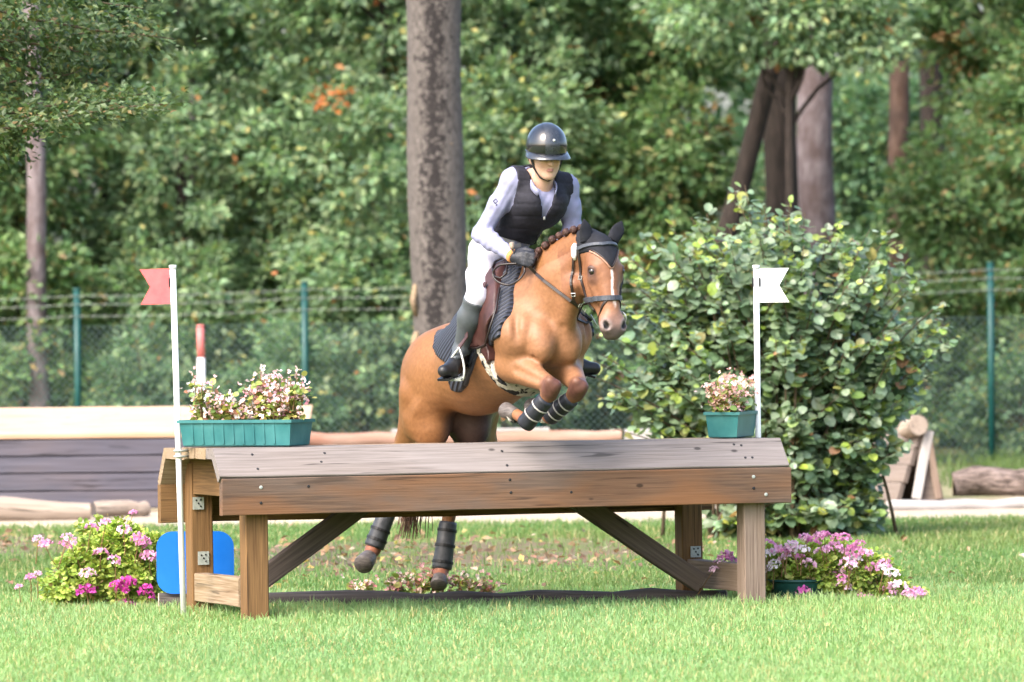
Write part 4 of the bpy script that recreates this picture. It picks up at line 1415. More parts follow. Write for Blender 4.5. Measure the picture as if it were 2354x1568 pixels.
# ------------------------------------------------------------------ jumps and logs in the background
M['weathered'] = wood('weathered', (.085, .068, .058), (.18, .15, .135), (.14, .11, .09))


def back_jumps():
    # big dark box with cream roof, far left
    Y = 16.6
    root = empty('box_jump', G(60, Y), 'long dark planked box jump with a cream sloping roof at left', 'jump')
    xl, xr = XY(-420, Y), XY(700, Y)
    zs = [.005, .155, .30, .44, .575]
    for i in range(4):
        z0, z1 = zs[i], zs[i + 1]
        beam('plank', (xl, Y - .003 * (i % 2), (z0 + z1) / 2), (xr, Y, (z0 + z1) / 2), (0, 0, 1), z1 - z0 - .011, .05, M['box_dark'], root, .003)
    y0, z0, y1, z1 = Y - .04, .60, Y + 1.0, .80
    for i in range(3):
        t0, t1 = i / 3, (i + 1) / 3
        a = Vector((xl - .03, y0 + (y1 - y0) * (t0 + t1) / 2, z0 + (z1 - z0) * (t0 + t1) / 2))
        b = Vector((xr + .03, a.y, a.z))
        beam('roof_board', a, b, Vector((0, y1 - y0, z1 - z0)), math.hypot(y1 - y0, z1 - z0) / 3 - .010, .04, M['box_cream'], root, .003)
    for x in (xl + .05, xr - .05):
        beam('end_panel', (x, Y + .04, .29), (x, y1 - .03, .29), (0, 0, 1), .56, .05, M['box_dark'], root)
    beam('back_panel', (xl, y1, .38), (xr, y1, .38), (0, 0, 1), .74, .05, M['box_dark'], root)
    # pale logs in front of it
    log('fallen_log', G(-150, 14.2) + Vector((0, 0, .12)), G(205, 14.4) + Vector((0, 0, .055)), .135, .07, M['log_pale'], 'tapering pale peeled log in front of the dark box', group='pale logs by the dark box', jit=.02, endmat=M['board_brown'])
    log('fallen_log', G(216, 14.75) + Vector((0, 0, .065)), G(335, 14.95) + Vector((0, 0, .065)), .065, .06, M['log_pale'], 'short pale log beyond the tapering one', group='pale logs by the dark box', jit=.02, endmat=M['log_dark'])
    # pinkish log behind the jump, white rail on it
    Yl = 18.6
    s = FPX / (28 + Yl)
    zc = P(1000, 1008, Yl).z
    log('log_rail', P(640, 1012, Yl), P(1428, 1006, Yl), .068, .06, M['log_red'], 'long reddish log rail seen behind the jump', 'rail', jit=.03)
    # supports of the log rail
    for px in (760, 1300):
        c = P(px, 1010, Yl)
        rt2 = empty('log_support', (c.x, Yl, 0), 'short upright stump carrying the reddish rail at ' + ('its left end' if px < 1000 else 'its right end'), 'post', 'stumps under the reddish log')
        mb = MB(); mb.tube([(c.x, Yl, -.05), (c.x, Yl, c.z - .05)], .08, 14, True, False, .03)
        mb.build('stump', M['log_pale'], rt2, True)
    Yw = 19.4
    a, b = P(900, 995, Yw), P(1262, 991, Yw)
    rr = empty('white_rail', (a + b) / 2, 'white painted board lying above the reddish log rail', 'rail')
    beam('board', a, b, (0, 0, 1), .06, .1, M['log_white'], rr)
    mbs = MB()
    for t in (.1, .9):
        p = a.lerp(b, t); mbs.tube([(p.x, p.y, -.05), (p.x, p.y, p.z - .02)], .04, 10)
    mbs.build('stump', M['log_pale'], rr)
    a, b = P(1436, 1006, 18.2), P(1640, 1004, 18.2)
    rr = empty('white_block', (a + b) / 2, 'whitish grey beam end beside the hazel bush', 'block')
    beam('beam', a, b, (0, 0, 1), .14, .2, M['log_white'], rr, .012)
    mbs = MB()
    for t in (.1, .9):
        p = a.lerp(b, t); mbs.box((p.x, p.y, p.z / 2 - .04), (.07, 0, 0), (0, .08, 0), (0, 0, p.z / 2 - .03))
    mbs.build('support', M['log_white'], rr)
    # right: A shaped jump end, log on it, big log, white rail
    Y = 16.2
    s = FPX / (28 + Y)
    root = empty('a_frame_jump', G(2110, Y), 'wooden A-shaped jump end with pale edge boards beside the hazel', 'jump')
    def pp(x, y, dy=0): return P(x, y, Y + dy)
    # apex line runs away; near gable
    bl, br_, ap = pp(2062, 1148), pp(2168, 1142), pp(2124, 985)
    bl.z = br_.z = 0
    dep = Vector((-.55, 1.0, 0))
    mb = MB()
    th = Vector((0, .03, 0))
    mb.add([pp(2098, 1146) * 1, br_, ap + Vector((.02, 0, 0)), ap - Vector((.02, 0, 0))] + [p + th for p in (pp(2098, 1146), br_, ap + Vector((.02, 0, 0)), ap - Vector((.02, 0, 0)))],
           [(0, 1, 2, 3), (7, 6, 5, 4), (0, 4, 5, 1), (1, 5, 6, 2), (2, 6, 7, 3), (3, 7, 4, 0)])
    mb.build('gable', M['weathered'], root)
    beam('edge_board', pp(2106, 1146, -.03), pp(2136, 990, -.03), (1, 0, 0), .075, .06, M['log_white'], root)
    beam('edge_board', pp(2158, 1146, -.03), pp(2132, 990, -.03), (1, 0, 0), .055, .05, M['post_greybrown'], root)
    for k in range(4):
        t0 = .03 + k * .24
        a = bl.lerp(ap, t0 + .12)
        beam('side_board', a + Vector((.0, 0, 0)), a + dep, ap - bl, (ap - bl).length * .235, .04, M['weathered'], root)
        a = br_.lerp(ap, t0 + .12)
        beam('side_board', a, a + dep, ap - br_, (ap - br_).length * .235, .04, M['post_greybrown'], root)
    log('log', pp(2085, 985, .1), pp(2112, 978, -.12), .075, .085, M['log_pale'], 'pale log resting on top of the A-shaped jump', endmat=M['log_pale'])
    log('log', P(2195, 1112, 17.6), P(2480, 1116, 17.4), .12, .14, M['log_bark'], 'thick rough barked log lying at the right edge', jit=.10, wob=.03)
    log('white_rail', P(2040, 1166, 14.6), P(2460, 1158, 14.9), .048, .048, M['log_white'], 'pale grey rail lying along the sandy path at right', 'rail', endmat=M['log_white'])
    # red and white marker post
    Y = 17.5
    root = empty('marker_post', G(466, Y), 'thin grey marker post with a red top behind the trough', 'post')
    x = XY(464, Y)
    zt = P(462, 746, Y).z; zm = P(462, 822, Y).z
    mb = MB(); mb.tube([(x, Y, -.1), (x - .0, Y, zm)], .034, 12); mb.build('shaft', M['marker_grey'], root, True)
    mb = MB(); mb.tube([(x, Y, zm), (x - .004, Y, zt - .02)], .033, 12); mb.tube([(x, Y, zt - .02), (x, Y, zt)], [.033, .03], 12); mb.build('red_top', M['marker_red'], root, True)


back_jumps()


def litter():
    n = 5200
    y = rng.uniform(2.5, 12, n)
    x = rng.uniform(-1, 1, n) * (28 + y) * .105
    bare = np.exp(-(((x + 0.5) / 1.5) ** 2 + ((y - 7.0) / 2.6) ** 2))
    bare = np.maximum(bare, np.exp(-(((x + 3.9) / 1.2) ** 2 + ((y - 9.3) / 2.0) ** 2)) * .8)
    keep = rng.uniform(0, 1, n) < bare * .8 + .02
    x, y = x[keep], y[keep]; n = len(x)
    pos = np.stack([x, y, rng.uniform(.015, .055, n)], -1)
    d = unit(n); d[:, 2] *= .35
    nrm = np.array([0, -.2, .8]) + unit(n) * .6
    cols = mixcols(n, [(3, (.22, .13, .075)), (2, (.30, .20, .12)), (2, (.15, .09, .055)), (.7, (.36, .28, .09)), (.7, (.36, .29, .22))])
    o = link('fallen_leaves', leaf_mesh('fallen_leaves', pos, d, nrm, rng.uniform(.03, .08, n), cols, DIAMOND), M['leaf'])
    tag(o, 'brown and yellow fallen leaves scattered on the grass behind the jump', None, None, 'stuff')


litter()


def bare_earth():
    n = 60
    for (cx, cy, rx, ry) in ((-.5, 7.2, 1.9, 3.0), (-4.0, 9.4, 1.3, 2.4)):
        v = [(cx, cy, .004)]
        for k in range(n):
            a = 2 * math.pi * k / n
            r = 1 + .13 * math.sin(3 * a + cx) + .08 * math.sin(7 * a) + rng.normal(0, .02)
            v.append((cx + rx * r * math.cos(a), cy + ry * r * math.sin(a), .004))
        o = link('bare_earth', npmesh('bare_earth', v, np.array([(0, 1 + k, 1 + (k + 1) % n) for k in range(n)])), M['earth'])
        tag(o, kind='structure')


M['earth'] = ground_mat('earth', [(0.3, (0.085, 0.065, 0.042)), (0.7, (0.17, 0.135, 0.09))], 8, extra=((0.10, 0.13, 0.045), 1.6))
bare_earth()
# ================================================================== BODIES: distance fields turned into one smooth surface each
class Field:
    def __init__(s, lo, hi, h):
        s.lo = np.array(lo, float); s.h = h
        n = np.ceil((np.array(hi) - s.lo) / h).astype(int) + 1
        s.ax = [s.lo[i] + h * np.arange(n[i]) for i in range(3)]
        s.F = np.full(n, 1.0, np.float32)

    def like(s):
        f = Field.__new__(Field)
        f.lo, f.h, f.ax = s.lo, s.h, s.ax
        f.F = np.full(s.F.shape, 1.0, np.float32)
        return f

    def _blk(s, lo, hi):
        sl, cs = [], []
        for i in range(3):
            a = int(np.clip(np.floor((lo[i] - s.lo[i]) / s.h), 0, len(s.ax[i])))
            b = int(np.clip(np.ceil((hi[i] - s.lo[i]) / s.h) + 1, 0, len(s.ax[i])))
            sl.append(slice(a, b)); cs.append(s.ax[i][a:b].astype(np.float32))
        return tuple(sl), cs[0][:, None, None], cs[1][None, :, None], cs[2][None, None, :]

    def _mix(s, sl, d, k, op):
        a = s.F[sl]
        if a.size == 0: return
        if op == 'u':
            h = np.clip(.5 + .5 * (a - d) / k, 0, 1)
            s.F[sl] = a * (1 - h) + d * h - k * h * (1 - h)
        else:                                   # carve
            h = np.clip(.5 - .5 * (a + d) / k, 0, 1)
            s.F[sl] = a * (1 - h) - d * h + k * h * (1 - h)

    def cone(s, a, b, ra, rb, k=.03, op='u', flat=None):
        """tapered limb; flat = (axis, factor) squeezes the section along axis"""
        a, b = np.array(a, float), np.array(b, float)
        m = max(ra, rb) + k + .07
        sl, X, Y, Z = s._blk(np.minimum(a, b) - m, np.maximum(a, b) + m)
        ab = b - a
        L2 = max(float(ab @ ab), 1e-9)
        px, py, pz = X - a[0], Y - a[1], Z - a[2]
        t = np.clip((px * ab[0] + py * ab[1] + pz * ab[2]) / L2, 0, 1)
        qx, qy, qz = px - t * ab[0], py - t * ab[1], pz - t * ab[2]
        r = ra + t * (rb - ra)
        if flat is not None:
            n, f = np.array(flat[0], float), flat[1]
            n = n / np.linalg.norm(n)
            c = qx * n[0] + qy * n[1] + qz * n[2]
            e = (1 / f - 1) * c
            qx, qy, qz = qx + n[0] * e, qy + n[1] * e, qz + n[2] * e
            d = np.sqrt(qx * qx + qy * qy + qz * qz) - r
            d = d * (.5 + .5 * f)
        else:
            d = np.sqrt(qx * qx + qy * qy + qz * qz) - r
        s._mix(sl, d.astype(np.float32), k, op)

    def chain(s, pts, rad, k=.03, flat=None, op='u'):
        for i in range(len(pts) - 1): s.cone(pts[i], pts[i + 1], rad[i], rad[i + 1], k, op, flat)

    def ell(s, c, rad, axes=None, k=.03, op='u'):
        c = np.array(c, float); rad = np.array(rad, float)
        A = np.eye(3) if axes is None else np.array([np.array(v, float) / np.linalg.norm(v) for v in axes])
        m = rad.max() + k + .07
        sl, X, Y, Z = s._blk(c - m, c + m)
        px, py, pz = X - c[0], Y - c[1], Z - c[2]
        u = [(px * A[i][0] + py * A[i][1] + pz * A[i][2]) for i in range(3)]
        k0 = np.sqrt(sum((u[i] / rad[i]) ** 2 for i in range(3)))
        k1 = np.sqrt(sum((u[i] / rad[i] ** 2) ** 2 for i in range(3))) + 1e-6
        s._mix(sl, (k0 * (k0 - 1) / k1).astype(np.float32), k, op)

    def grid(s):
        return s.ax[0][:, None, None].astype(np.float32), s.ax[1][None, :, None].astype(np.float32), s.ax[2][None, None, :].astype(np.float32)

    def samp(s, p):
        p = np.atleast_2d(np.asarray(p, float))
        g = (p - s.lo) / s.h
        sh = np.array(s.F.shape) - 2
        i = np.clip(np.floor(g).astype(int), 0, sh)
        f = np.clip(g - i, 0, 1)
        out = 0
        for dx in (0, 1):
            for dy in (0, 1):
                for dz in (0, 1):
                    w = (f[:, 0] if dx else 1 - f[:, 0]) * (f[:, 1] if dy else 1 - f[:, 1]) * (f[:, 2] if dz else 1 - f[:, 2])
                    out = out + w * s.F[i[:, 0] + dx, i[:, 1] + dy, i[:, 2] + dz]
        return out

    def grad(s, p):
        p = np.atleast_2d(np.asarray(p, float)); e = s.h
        g = np.stack([s.samp(p + np.eye(3)[i] * e) - s.samp(p - np.eye(3)[i] * e) for i in range(3)], -1)
        return g / (np.linalg.norm(g, axis=1, keepdims=True) + 1e-9)

    def hit(s, px, py, y0=-1.0, y1=3.0, off=0.0):
        """first surface point met when looking along (px, py)"""
        ys = np.arange(y0, y1, s.h * .4)
        d = _F + _R * ((px - CX) / FPX) - _U * ((py - CY) / FPX)
        o = np.array(CAM); d = np.array(d)
        pts = o + d * ((ys + 28.0) / d[1])[:, None]
        v = s.samp(pts)
        w = np.where(v < off)[0]
        if len(w) == 0:
            return pts[np.argmin(v)]
        i = w[0]
        if i == 0: return pts[0]
        t = (v[i - 1] - off) / (v[i - 1] - v[i] + 1e-9)
        return pts[i - 1] + (pts[i] - pts[i - 1]) * t

    def snap(s, p, off=0.0, it=4):
        p = np.atleast_2d(np.asarray(p, float)).copy()
        for _ in range(it):
            p -= s.grad(p) * (s.samp(p) - off)[:, None] * .8
        return p

    def ring(s, c, n, n_pts=40, off=0.0, rmax=.5):
        """closed loop where the plane (c, n) cuts the body, seen from the inside point c"""
        c = np.array(c, float); n = np.array(n, float); n /= np.linalg.norm(n)
        a = np.cross(n, [.3, .2, .9]); a /= np.linalg.norm(a); b = np.cross(n, a)
        rr = np.arange(.005, rmax, s.h * .5)
        out = []
        for k in range(n_pts):
            an = 2 * np.pi * k / n_pts
            dv = a * math.cos(an) + b * math.sin(an)
            v = s.samp(c + dv * rr[:, None])
            w = np.where(v > off)[0]
            out.append(c + dv * rr[w[0] if len(w) else -1])
        return np.array(out)


def surface(F, lo, h, smooth=2):
    """surface nets"""
    S = F < 0
    n = np.array(F.shape)
    c = np.zeros(n - 1, np.uint8)
    for dx in (0, 1):
        for dy in (0, 1):
            for dz in (0, 1):
                c += S[dx:n[0] - 1 + dx, dy:n[1] - 1 + dy, dz:n[2] - 1 + dz]
    act = (c > 0) & (c < 8)
    idx = np.argwhere(act)
    vid = np.full(act.shape, -1, np.int32)
    vid[act] = np.arange(len(idx))
    cor = {}
    for dx in (0, 1):
        for dy in (0, 1):
            for dz in (0, 1):
                cor[dx, dy, dz] = F[idx[:, 0] + dx, idx[:, 1] + dy, idx[:, 2] + dz]
    acc = np.zeros((len(idx), 3)); cnt = np.zeros(len(idx))
    K = list(cor)
    for a in K:
        for ax in range(3):
            if a[ax]: continue
            b = list(a); b[ax] = 1; b = tuple(b)
            va, vb = cor[a], cor[b]
            m = (va < 0) != (vb < 0)
            t = va[m] / (va[m] - vb[m])
            p = np.tile(np.array(a, float), (m.sum(), 1)); p[:, ax] = t
            acc[m] += p; cnt[m] += 1
    V = lo + h * (idx + acc / cnt[:, None])
    Q = []
    for ax in range(3):
        o = [i for i in range(3) if i != ax]
        s0 = [slice(1, -1)] * 3; s1 = [slice(1, -1)] * 3
        s0[ax] = slice(0, -1); s1[ax] = slice(1, None)
        A, B = S[tuple(s0)], S[tuple(s1)]
        ch = np.argwhere(A != B)
        if len(ch) == 0: continue
        base = ch.copy()
        base[:, o[0]] += 1; base[:, o[1]] += 1
        inside = A[ch[:, 0], ch[:, 1], ch[:, 2]]
        def cell(d0, d1):
            q = base.copy(); q[:, o[0]] -= d0; q[:, o[1]] -= d1
            return vid[q[:, 0], q[:, 1], q[:, 2]]
        quad = np.stack([cell(1, 1), cell(0, 1), cell(0, 0), cell(1, 0)], -1)
        flip = inside if ax != 1 else ~inside
        quad[~flip] = quad[~flip][:, ::-1]
        Q.append(quad)
    Q = np.concatenate(Q)
    Q = Q[(Q >= 0).all(1)]
    for _ in range(smooth):
        acc = np.zeros_like(V); cnt = np.zeros(len(V))
        for a, b in ((0, 1), (1, 2), (2, 3), (3, 0)):
            for u, w in ((a, b), (b, a)):
                for i in range(3): acc[:, i] += np.bincount(Q[:, u], V[Q[:, w], i], len(V))
                cnt += np.bincount(Q[:, u], minlength=len(V))
        V = V + .5 * (acc / np.maximum(cnt, 1)[:, None] - V)
    return V, Q


def nrmz(v):
    v = np.array(v, float)
    return v / np.linalg.norm(v)


# ------------------------------------------------------------------ the horse's frame
PSI, PIT = math.radians(28), math.radians(24)
HO = PA(1140, 800, 1.0)
hf = np.array([math.sin(PSI) * math.cos(PIT), -math.cos(PSI) * math.cos(PIT), math.sin(PIT)])
hr = np.array([-math.cos(PSI), -math.sin(PSI), 0.0])
hu = np.cross(hr, hf) * -1 if np.cross(hr, hf)[2] < 0 else np.cross(hr, hf)


def HL(a, b, c): return HO + hf * a + hr * b + hu * c


def toL(p):
    d = np.asarray(p) - HO
    return np.stack([d @ hf, d @ hr, d @ hu], -1)


# head frame
PSH = math.radians(25)
hdf = np.array([math.sin(PSH), -math.cos(PSH), 0])
hR = np.array([-math.cos(PSH), -math.sin(PSH), 0.0])
hL = nrmz(.27 * hdf + np.array([0, 0, -.963]))
hN = nrmz(.963 * hdf + np.array([0, 0, .27]))
POLL = PA(1379, 556, .24)


def HD(l, n, r): return POLL + hL * l + hN * n + hR * r


def build_horse():
    lo = np.array([XY(840, 2) - .12, -.45, -.05]); lo[0] = -.95
    hi = np.array([.78, 2.55, 2.30])
    f = Field(lo, hi, .0085)
    # --- trunk
    f.ell(HL(-.08, 0, -.02), (.46, .262, .272), (hf, hr, hu), .05)
    f.ell(HL(.22, 0, -.04), (.36, .235, .305), (hf, hr, hu), .08)
    f.ell(HL(-.46, 0, .085), (.32, .235, .215), (hf, hr, hu), .06)
    f.cone(HL(.33, 0, .17), HL(-.1, 0, .17), .12, .11, .1)              # withers and back
    f.cone(HL(-.42, 0, .19), HL(-.66, 0, .11), .12, .10, .08)
    # croup and buttocks
    for s in (1, -1):
        f.ell(HL(-.52, .125 * s, .07), (.27, .135, .23), (hf, hr, hu), .06)
        f.ell(HL(-.66, .12 * s, -.08), (.15, .125, .22), (hf, hr, hu), .06)
        # shoulder blade and arm
        f.cone(HL(.34, .10 * s, .16), HL(.51, .150 * s, -.15), .10, .118, .07)
        f.cone(HL(.50, .150 * s, -.15), HL(.40, .150 * s, -.26), .110, .088, .05)
        # breast muscles
        f.ell(HL(.60, .080 * s, -.225), (.080, .075, .12), (hf, hr, hu), .014)
    f.ell(HL(.50, 0, -.12), (.16, .19, .2), (hf, hr, hu), .07)
    # --- neck
    nb, nm, nt_ = HL(.42, 0, .06), PA(1296, 634, .44), PA(1362, 572, .29)
    cr = PA(1290, 590, .44)
    f.cone(HL(.40, 0, .02), nm, .185, .118, .08)
    f.cone(nm, nt_, .118, .086, .06)
    f.cone(HL(.30, 0, .22), PA(1262, 594, .50), .085, .055, .08)        # crest
    f.cone(PA(1262, 594, .50), PA(1335, 545, .31), .055, .045, .07)
    f.cone(HL(.50, 0, -.05), PA(1318, 668, .36), .13, .075, .06)        # throat side
    f.cone(PA(1284, 810, .50), PA(1322, 655, .27), .06, .035, .06)
    # --- head
    f.ell(HD(.085, -.005, 0), (.12, .080, .080), (hL, hN, hR), .03)
    f.ell(HD(.15, .003, 0), (.13, .070, .088), (hL, hN, hR), .03)
    for s in (1, -1):
        f.ell(HD(.195, -.068, .040 * s), (.125, .088, .042), (hL, hN, hR), .03)
        f.cone(HD(.162, .026, .068 * s), HD(.20, .012, .070 * s), .033, .026, .02)
        f.cone(HD(.20, -.010, .076 * s), HD(.31, -.008, .056 * s), .016, .012, .015)      # facial crest
        f.cone(HD(.425, .028, .034 * s), HD(.466, .032, .044 * s), .028, .025, .02)    # nostril wing
    f.cone(HD(.14, .022, 0), HD(.39, .022, 0), .068, .046, .025)
    f.cone(HD(.25, -.075, 0), HD(.44, -.040, 0), .050, .034, .04)
    f.ell(HD(.445, .006, 0), (.075, .054, .066), (hL, hN, hR), .03)
    f.ell(HD(.492, .0, 0), (.032, .036, .046), (hL, hN, hR), .02)
    f.ell(HD(.485, -.034, 0), (.032, .024, .034), (hL, hN, hR), .015)
    for s in (1, -1):
        f.cone(HD(.440, .050, .064 * s), HD(.470, .054, .048 * s), .010, .016, .006, 'c')   # nostril
        f.ell(HD(.166, .036, .102 * s), (.020, .017, .014), (hL, hN, hR), .008, 'c')        # eye socket
        f.cone(HD(.146, .030, .098 * s), HD(.152, .050, .082 * s), .009, .008, .010)        # brow
    f.cone(HD(.455, -.014, -.06), HD(.52, -.016, -.02), .004, .004, .006, 'c')
    f.cone(HD(.455, -.014, .06), HD(.52, -.016, .02), .004, .004, .006, 'c')
    # --- forelegs
    er, el = HL(.39, .150, -.275), HL(.38, -.165, -.27)
    kr, kl = PA(1272, 888, .235), PA(1333, 890, .34)
    fr0, fl0 = PA(1213, 968, .36), PA(1264, 958, .50)
    f.cone(er, kr, .083, .040, .045)
    f.cone(er + (kr - er) * .25 + np.array([0, 0, .03]), er + (kr - er) * .62 + np.array([0, 0, .016]), .048, .034, .03)
    f.cone(el, kl, .086, .042, .05)
    for kk, fe in ((kr, fr0), (kl, fl0)):
        ax = nrmz(fe - kk); px_ = nrmz(kk - np.array([0, .6, .25]) - kk); sx_ = nrmz(np.cross(ax, px_))
        for o in (-1, 1):
            f.cone(kk + sx_ * (.020 * o) + np.array([0, -.012, .016]), kk + sx_ * (.018 * o) + ax * .042 + np.array([0, -.004, .0]), .028, .025, .010)
        f.ell(kk + ax * .05 + np.array([0, .015, 0]), (.036, .036, .03), None, .02)
        f.cone(kk + np.array([0, .05, -.02]), kk + np.array([0, .03, -.05]) + ax * .01, .022, .018, .02)
    fr, fl = PA(1213, 968, .36), PA(1264, 958, .50)
    f.cone(kr + np.array([-.005, .02, -.02]), fr, .036, .030, .02)
    f.cone(kl + np.array([-.005, .02, -.02]), fl, .036, .030, .02)
    f.ell(fr, (.039, .042, .038), None, .02)
    f.ell(fl, (.039, .042, .038), None, .02)
    pr_, pl_ = PA(1186, 952, .46), PA(1240, 944, .60)
    f.cone(fr, pr_, .031, .030, .015)
    f.cone(fl, pl_, .031, .030, .015)
    for (e, k, sd) in ((er, kr, 1),):
        o = np.array([-.02, -.085, .0]); o2 = np.array([-.01, -.062, .0])
        f.cone(e * .82 + k * .18 + o, e * .3 + k * .7 + o2, .010, .006, .03, 'c')
        if sd > 0: f.cone(e * .7 + k * .3 + np.array([.045, -.07, .075]), e * .3 + k * .7 + np.array([.03, -.05, .05]), .008, .006, .02, 'c')
    # --- hind legs
    for (st, s, g1, hk, ft, ps) in ((PA(962, 900, 1.42), 1, PA(948, 1020, 1.68), PA(908, 1130, 1.98), PA(858, 1262, 1.95), PA(847, 1283, 1.90)),
                                    (PA(1098, 945, 1.78), -1, PA(1094, 1020, 1.92), PA(1040, 1130, 2.10), PA(1016, 1305, 2.05), PA(1011, 1328, 2.0))):
        hip = HL(-.60, .135 * s, -.02)
        w = 1.0 if s > 0 else 1.22
        f.cone(hip, st, .145, .094 * w, .03)
        f.cone(HL(-.69, .12 * s, -.10), g1, .12, .084 * w, .04)
        f.cone(st, g1, .094 * w, .084 * w, .03)
        f.cone(g1, hk, .086 * w, .046, .04)
        f.ell(hk, (.046, .058, .066), None, .03)
        f.cone(hk, ft, .040, .032, .025)
        f.ell(ft, (.040, .042, .040), None, .02)
        f.cone(ft, ps, .037, .038, .02)
    # flank fold
    # girth groove between elbow and ribs, groove between breast muscles
    f.cone(HL(.715, 0, -.20), HL(.675, 0, -.36), .008, .012, .030, 'c')
    f.cone(HL(.235, .275, -.02), HL(.25, .25, -.26), .012, .012, .05, 'c')
    f.cone(HL(.62, .19, -.02), HL(.60, .215, -.22), .010, .008, .04, 'c')
    f.cone(HL(.62, -.19, -.02), HL(.60, -.215, -.22), .010, .008, .04, 'c')

    return f


HF = build_horse()
EYES = [HD(.168, .032, .082 * s) for s in (1, -1)]


def lerp3(a, b, t): return a * (1 - t) + b * t


def sstep(x, a, b):
    t = np.clip((x - a) / (b - a), 0, 1)
    return t * t * (3 - 2 * t)


def horse_object():
    V, Q = surface(HF.F, HF.lo, HF.h, 2)
    n = len(V)
    # faint play of muscle and vein under the coat
    N = HF.grad(V)
    V = V + N * ((.0012 * patchy(V[:, 0] + .6 * V[:, 1], V[:, 2] - .3 * V[:, 1], 34, 8)) + .0008 * patchy(V[:, 0] - V[:, 2], V[:, 2] + V[:, 1], 80, 12))[:, None]
    L = toL(V)
    base = np.tile(np.array([.160, .072, .028]), (n, 1))
    red = np.array([.105, .034, .0125]); dark = np.array([.105, .042, .026]); belly = np.array([.22, .108, .054]); grey = np.array([.27, .22, .21])
    # coat: dappled, redder on neck and face, paler flank and breast
    pt = patchy(V[:, 0] * 2.5, V[:, 2] * 2.5 + V[:, 1], 2.2, 4)
    base = lerp3(base, np.array([.195, .092, .039]), (sstep(pt, -.1, .5) * .55)[:, None])
    d = V - POLL
    l, nn, r = d @ hL, d @ hN, d @ hR
    head = sstep(l, -.05, .05) * (np.linalg.norm(V - HD(.24, 0, 0), axis=1) < .40) * (np.abs(r) < .16) * (nn > -.19)
    neck = sstep(L[:, 0], .45, .62) * sstep(L[:, 2], .12, .3)
    base = lerp3(base, red, (np.clip(neck * .5 + head * .95, 0, .95))[:, None])
    base = lerp3(base, belly, (sstep(-L[:, 2], .14, .27) * sstep(L[:, 0], -.45, -.2) * .6)[:, None])
    chest = sstep(L[:, 0], .45, .58) * (L[:, 2] < .12) * .55
    base = lerp3(base, np.array([.215, .105, .058]), chest[:, None])

    def blob(c, r0, r1, col, amt=1.0):
        nonlocal base
        t = 1 - sstep(np.linalg.norm(V - np.array(c), axis=1), r0, r1)
        base = lerp3(base, np.array(col), (t * amt)[:, None])
    for k in (PA(1272, 893, .235), PA(1333, 895, .34)): blob(k, .050, .095, (.075, .033, .027), .95)
    for k in (PA(1213, 968, .36), PA(1264, 958, .50)): blob(k, .06, .12, (.20, .08, .045), .8)
    for k in (PA(858, 1262, 1.95), PA(1016, 1305, 2.05)): blob(k, .1, .25, (.20, .075, .045), .85)
    # inner thighs and gaskins: dusky hair, darkened further by shade painted into the coat
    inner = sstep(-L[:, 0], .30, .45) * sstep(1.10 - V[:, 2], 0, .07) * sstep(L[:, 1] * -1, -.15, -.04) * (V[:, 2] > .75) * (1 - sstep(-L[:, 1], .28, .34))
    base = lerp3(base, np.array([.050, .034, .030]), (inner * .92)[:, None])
    # muzzle
    mz = sstep(l + nn * .3, .385, .455) * head
    base = lerp3(base, np.array([.19, .115, .095]), (mz * .8)[:, None])
    mz2 = sstep(l, .43, .5) * head
    base = lerp3(base, np.array([.060, .050, .050]), (mz2 * .85)[:, None])
    nv = HF.hit(1393, 746) - POLL
    na, nb_, nc_ = nv @ hL, nv @ hN, nv @ hR
    chin = sstep(l, .40, .46) * sstep(.012 - nn, -.01, .02) * head
    base = lerp3(base, np.array([.075, .065, .065]), (chin * .7)[:, None])
    for s in (1, -1):
        blob(HD(na, nb_, nc_ * s), .026, .040, (.20, .165, .16), .6)
        blob(HD(na - .006, nb_, nc_ * s), .013, .022, (.008, .006, .006), 1)
        blob(HD(na + .008, nb_ - .002, nc_ * s), .013, .022, (.008, .006, .006), 1)
    for s in (1, -1):
        blob(HD(.168, .036, .1 * s), .024, .040, (.06, .030, .024), .85)
        blob(HD(.215, .03, .092 * s), .02, .05, (.14, .07, .05), .5)
    for s in (1, -1):
        blob(HD(.168, .036, .1 * s), .024, .040, (.045, .024, .02), .9)
        blob(HD(.205, .03, .092 * s), .02, .05, (.09, .045, .035), .55)
    # narrow white blaze
    bz = (1 - sstep(np.abs(r + .004 * np.sin(l * 40)), .0045, .0085)) * sstep(l, .10, .13) * (1 - sstep(l, .335, .385)) * sstep(nn, .03, .055) * head
    base = lerp3(base, np.array([.60, .50, .46]), (bz * .95)[:, None])
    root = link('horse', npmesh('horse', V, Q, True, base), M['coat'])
    tag(root, 'chestnut dun horse with plaited mane leaping the brown table jump', 'horse')
    return root


def coat_mat():
    m = tint_mat('coat', .48, 0, .24, noise=.14, nscale=60, bump=.05)
    b = m.node_tree.nodes['Principled BSDF']
    return m


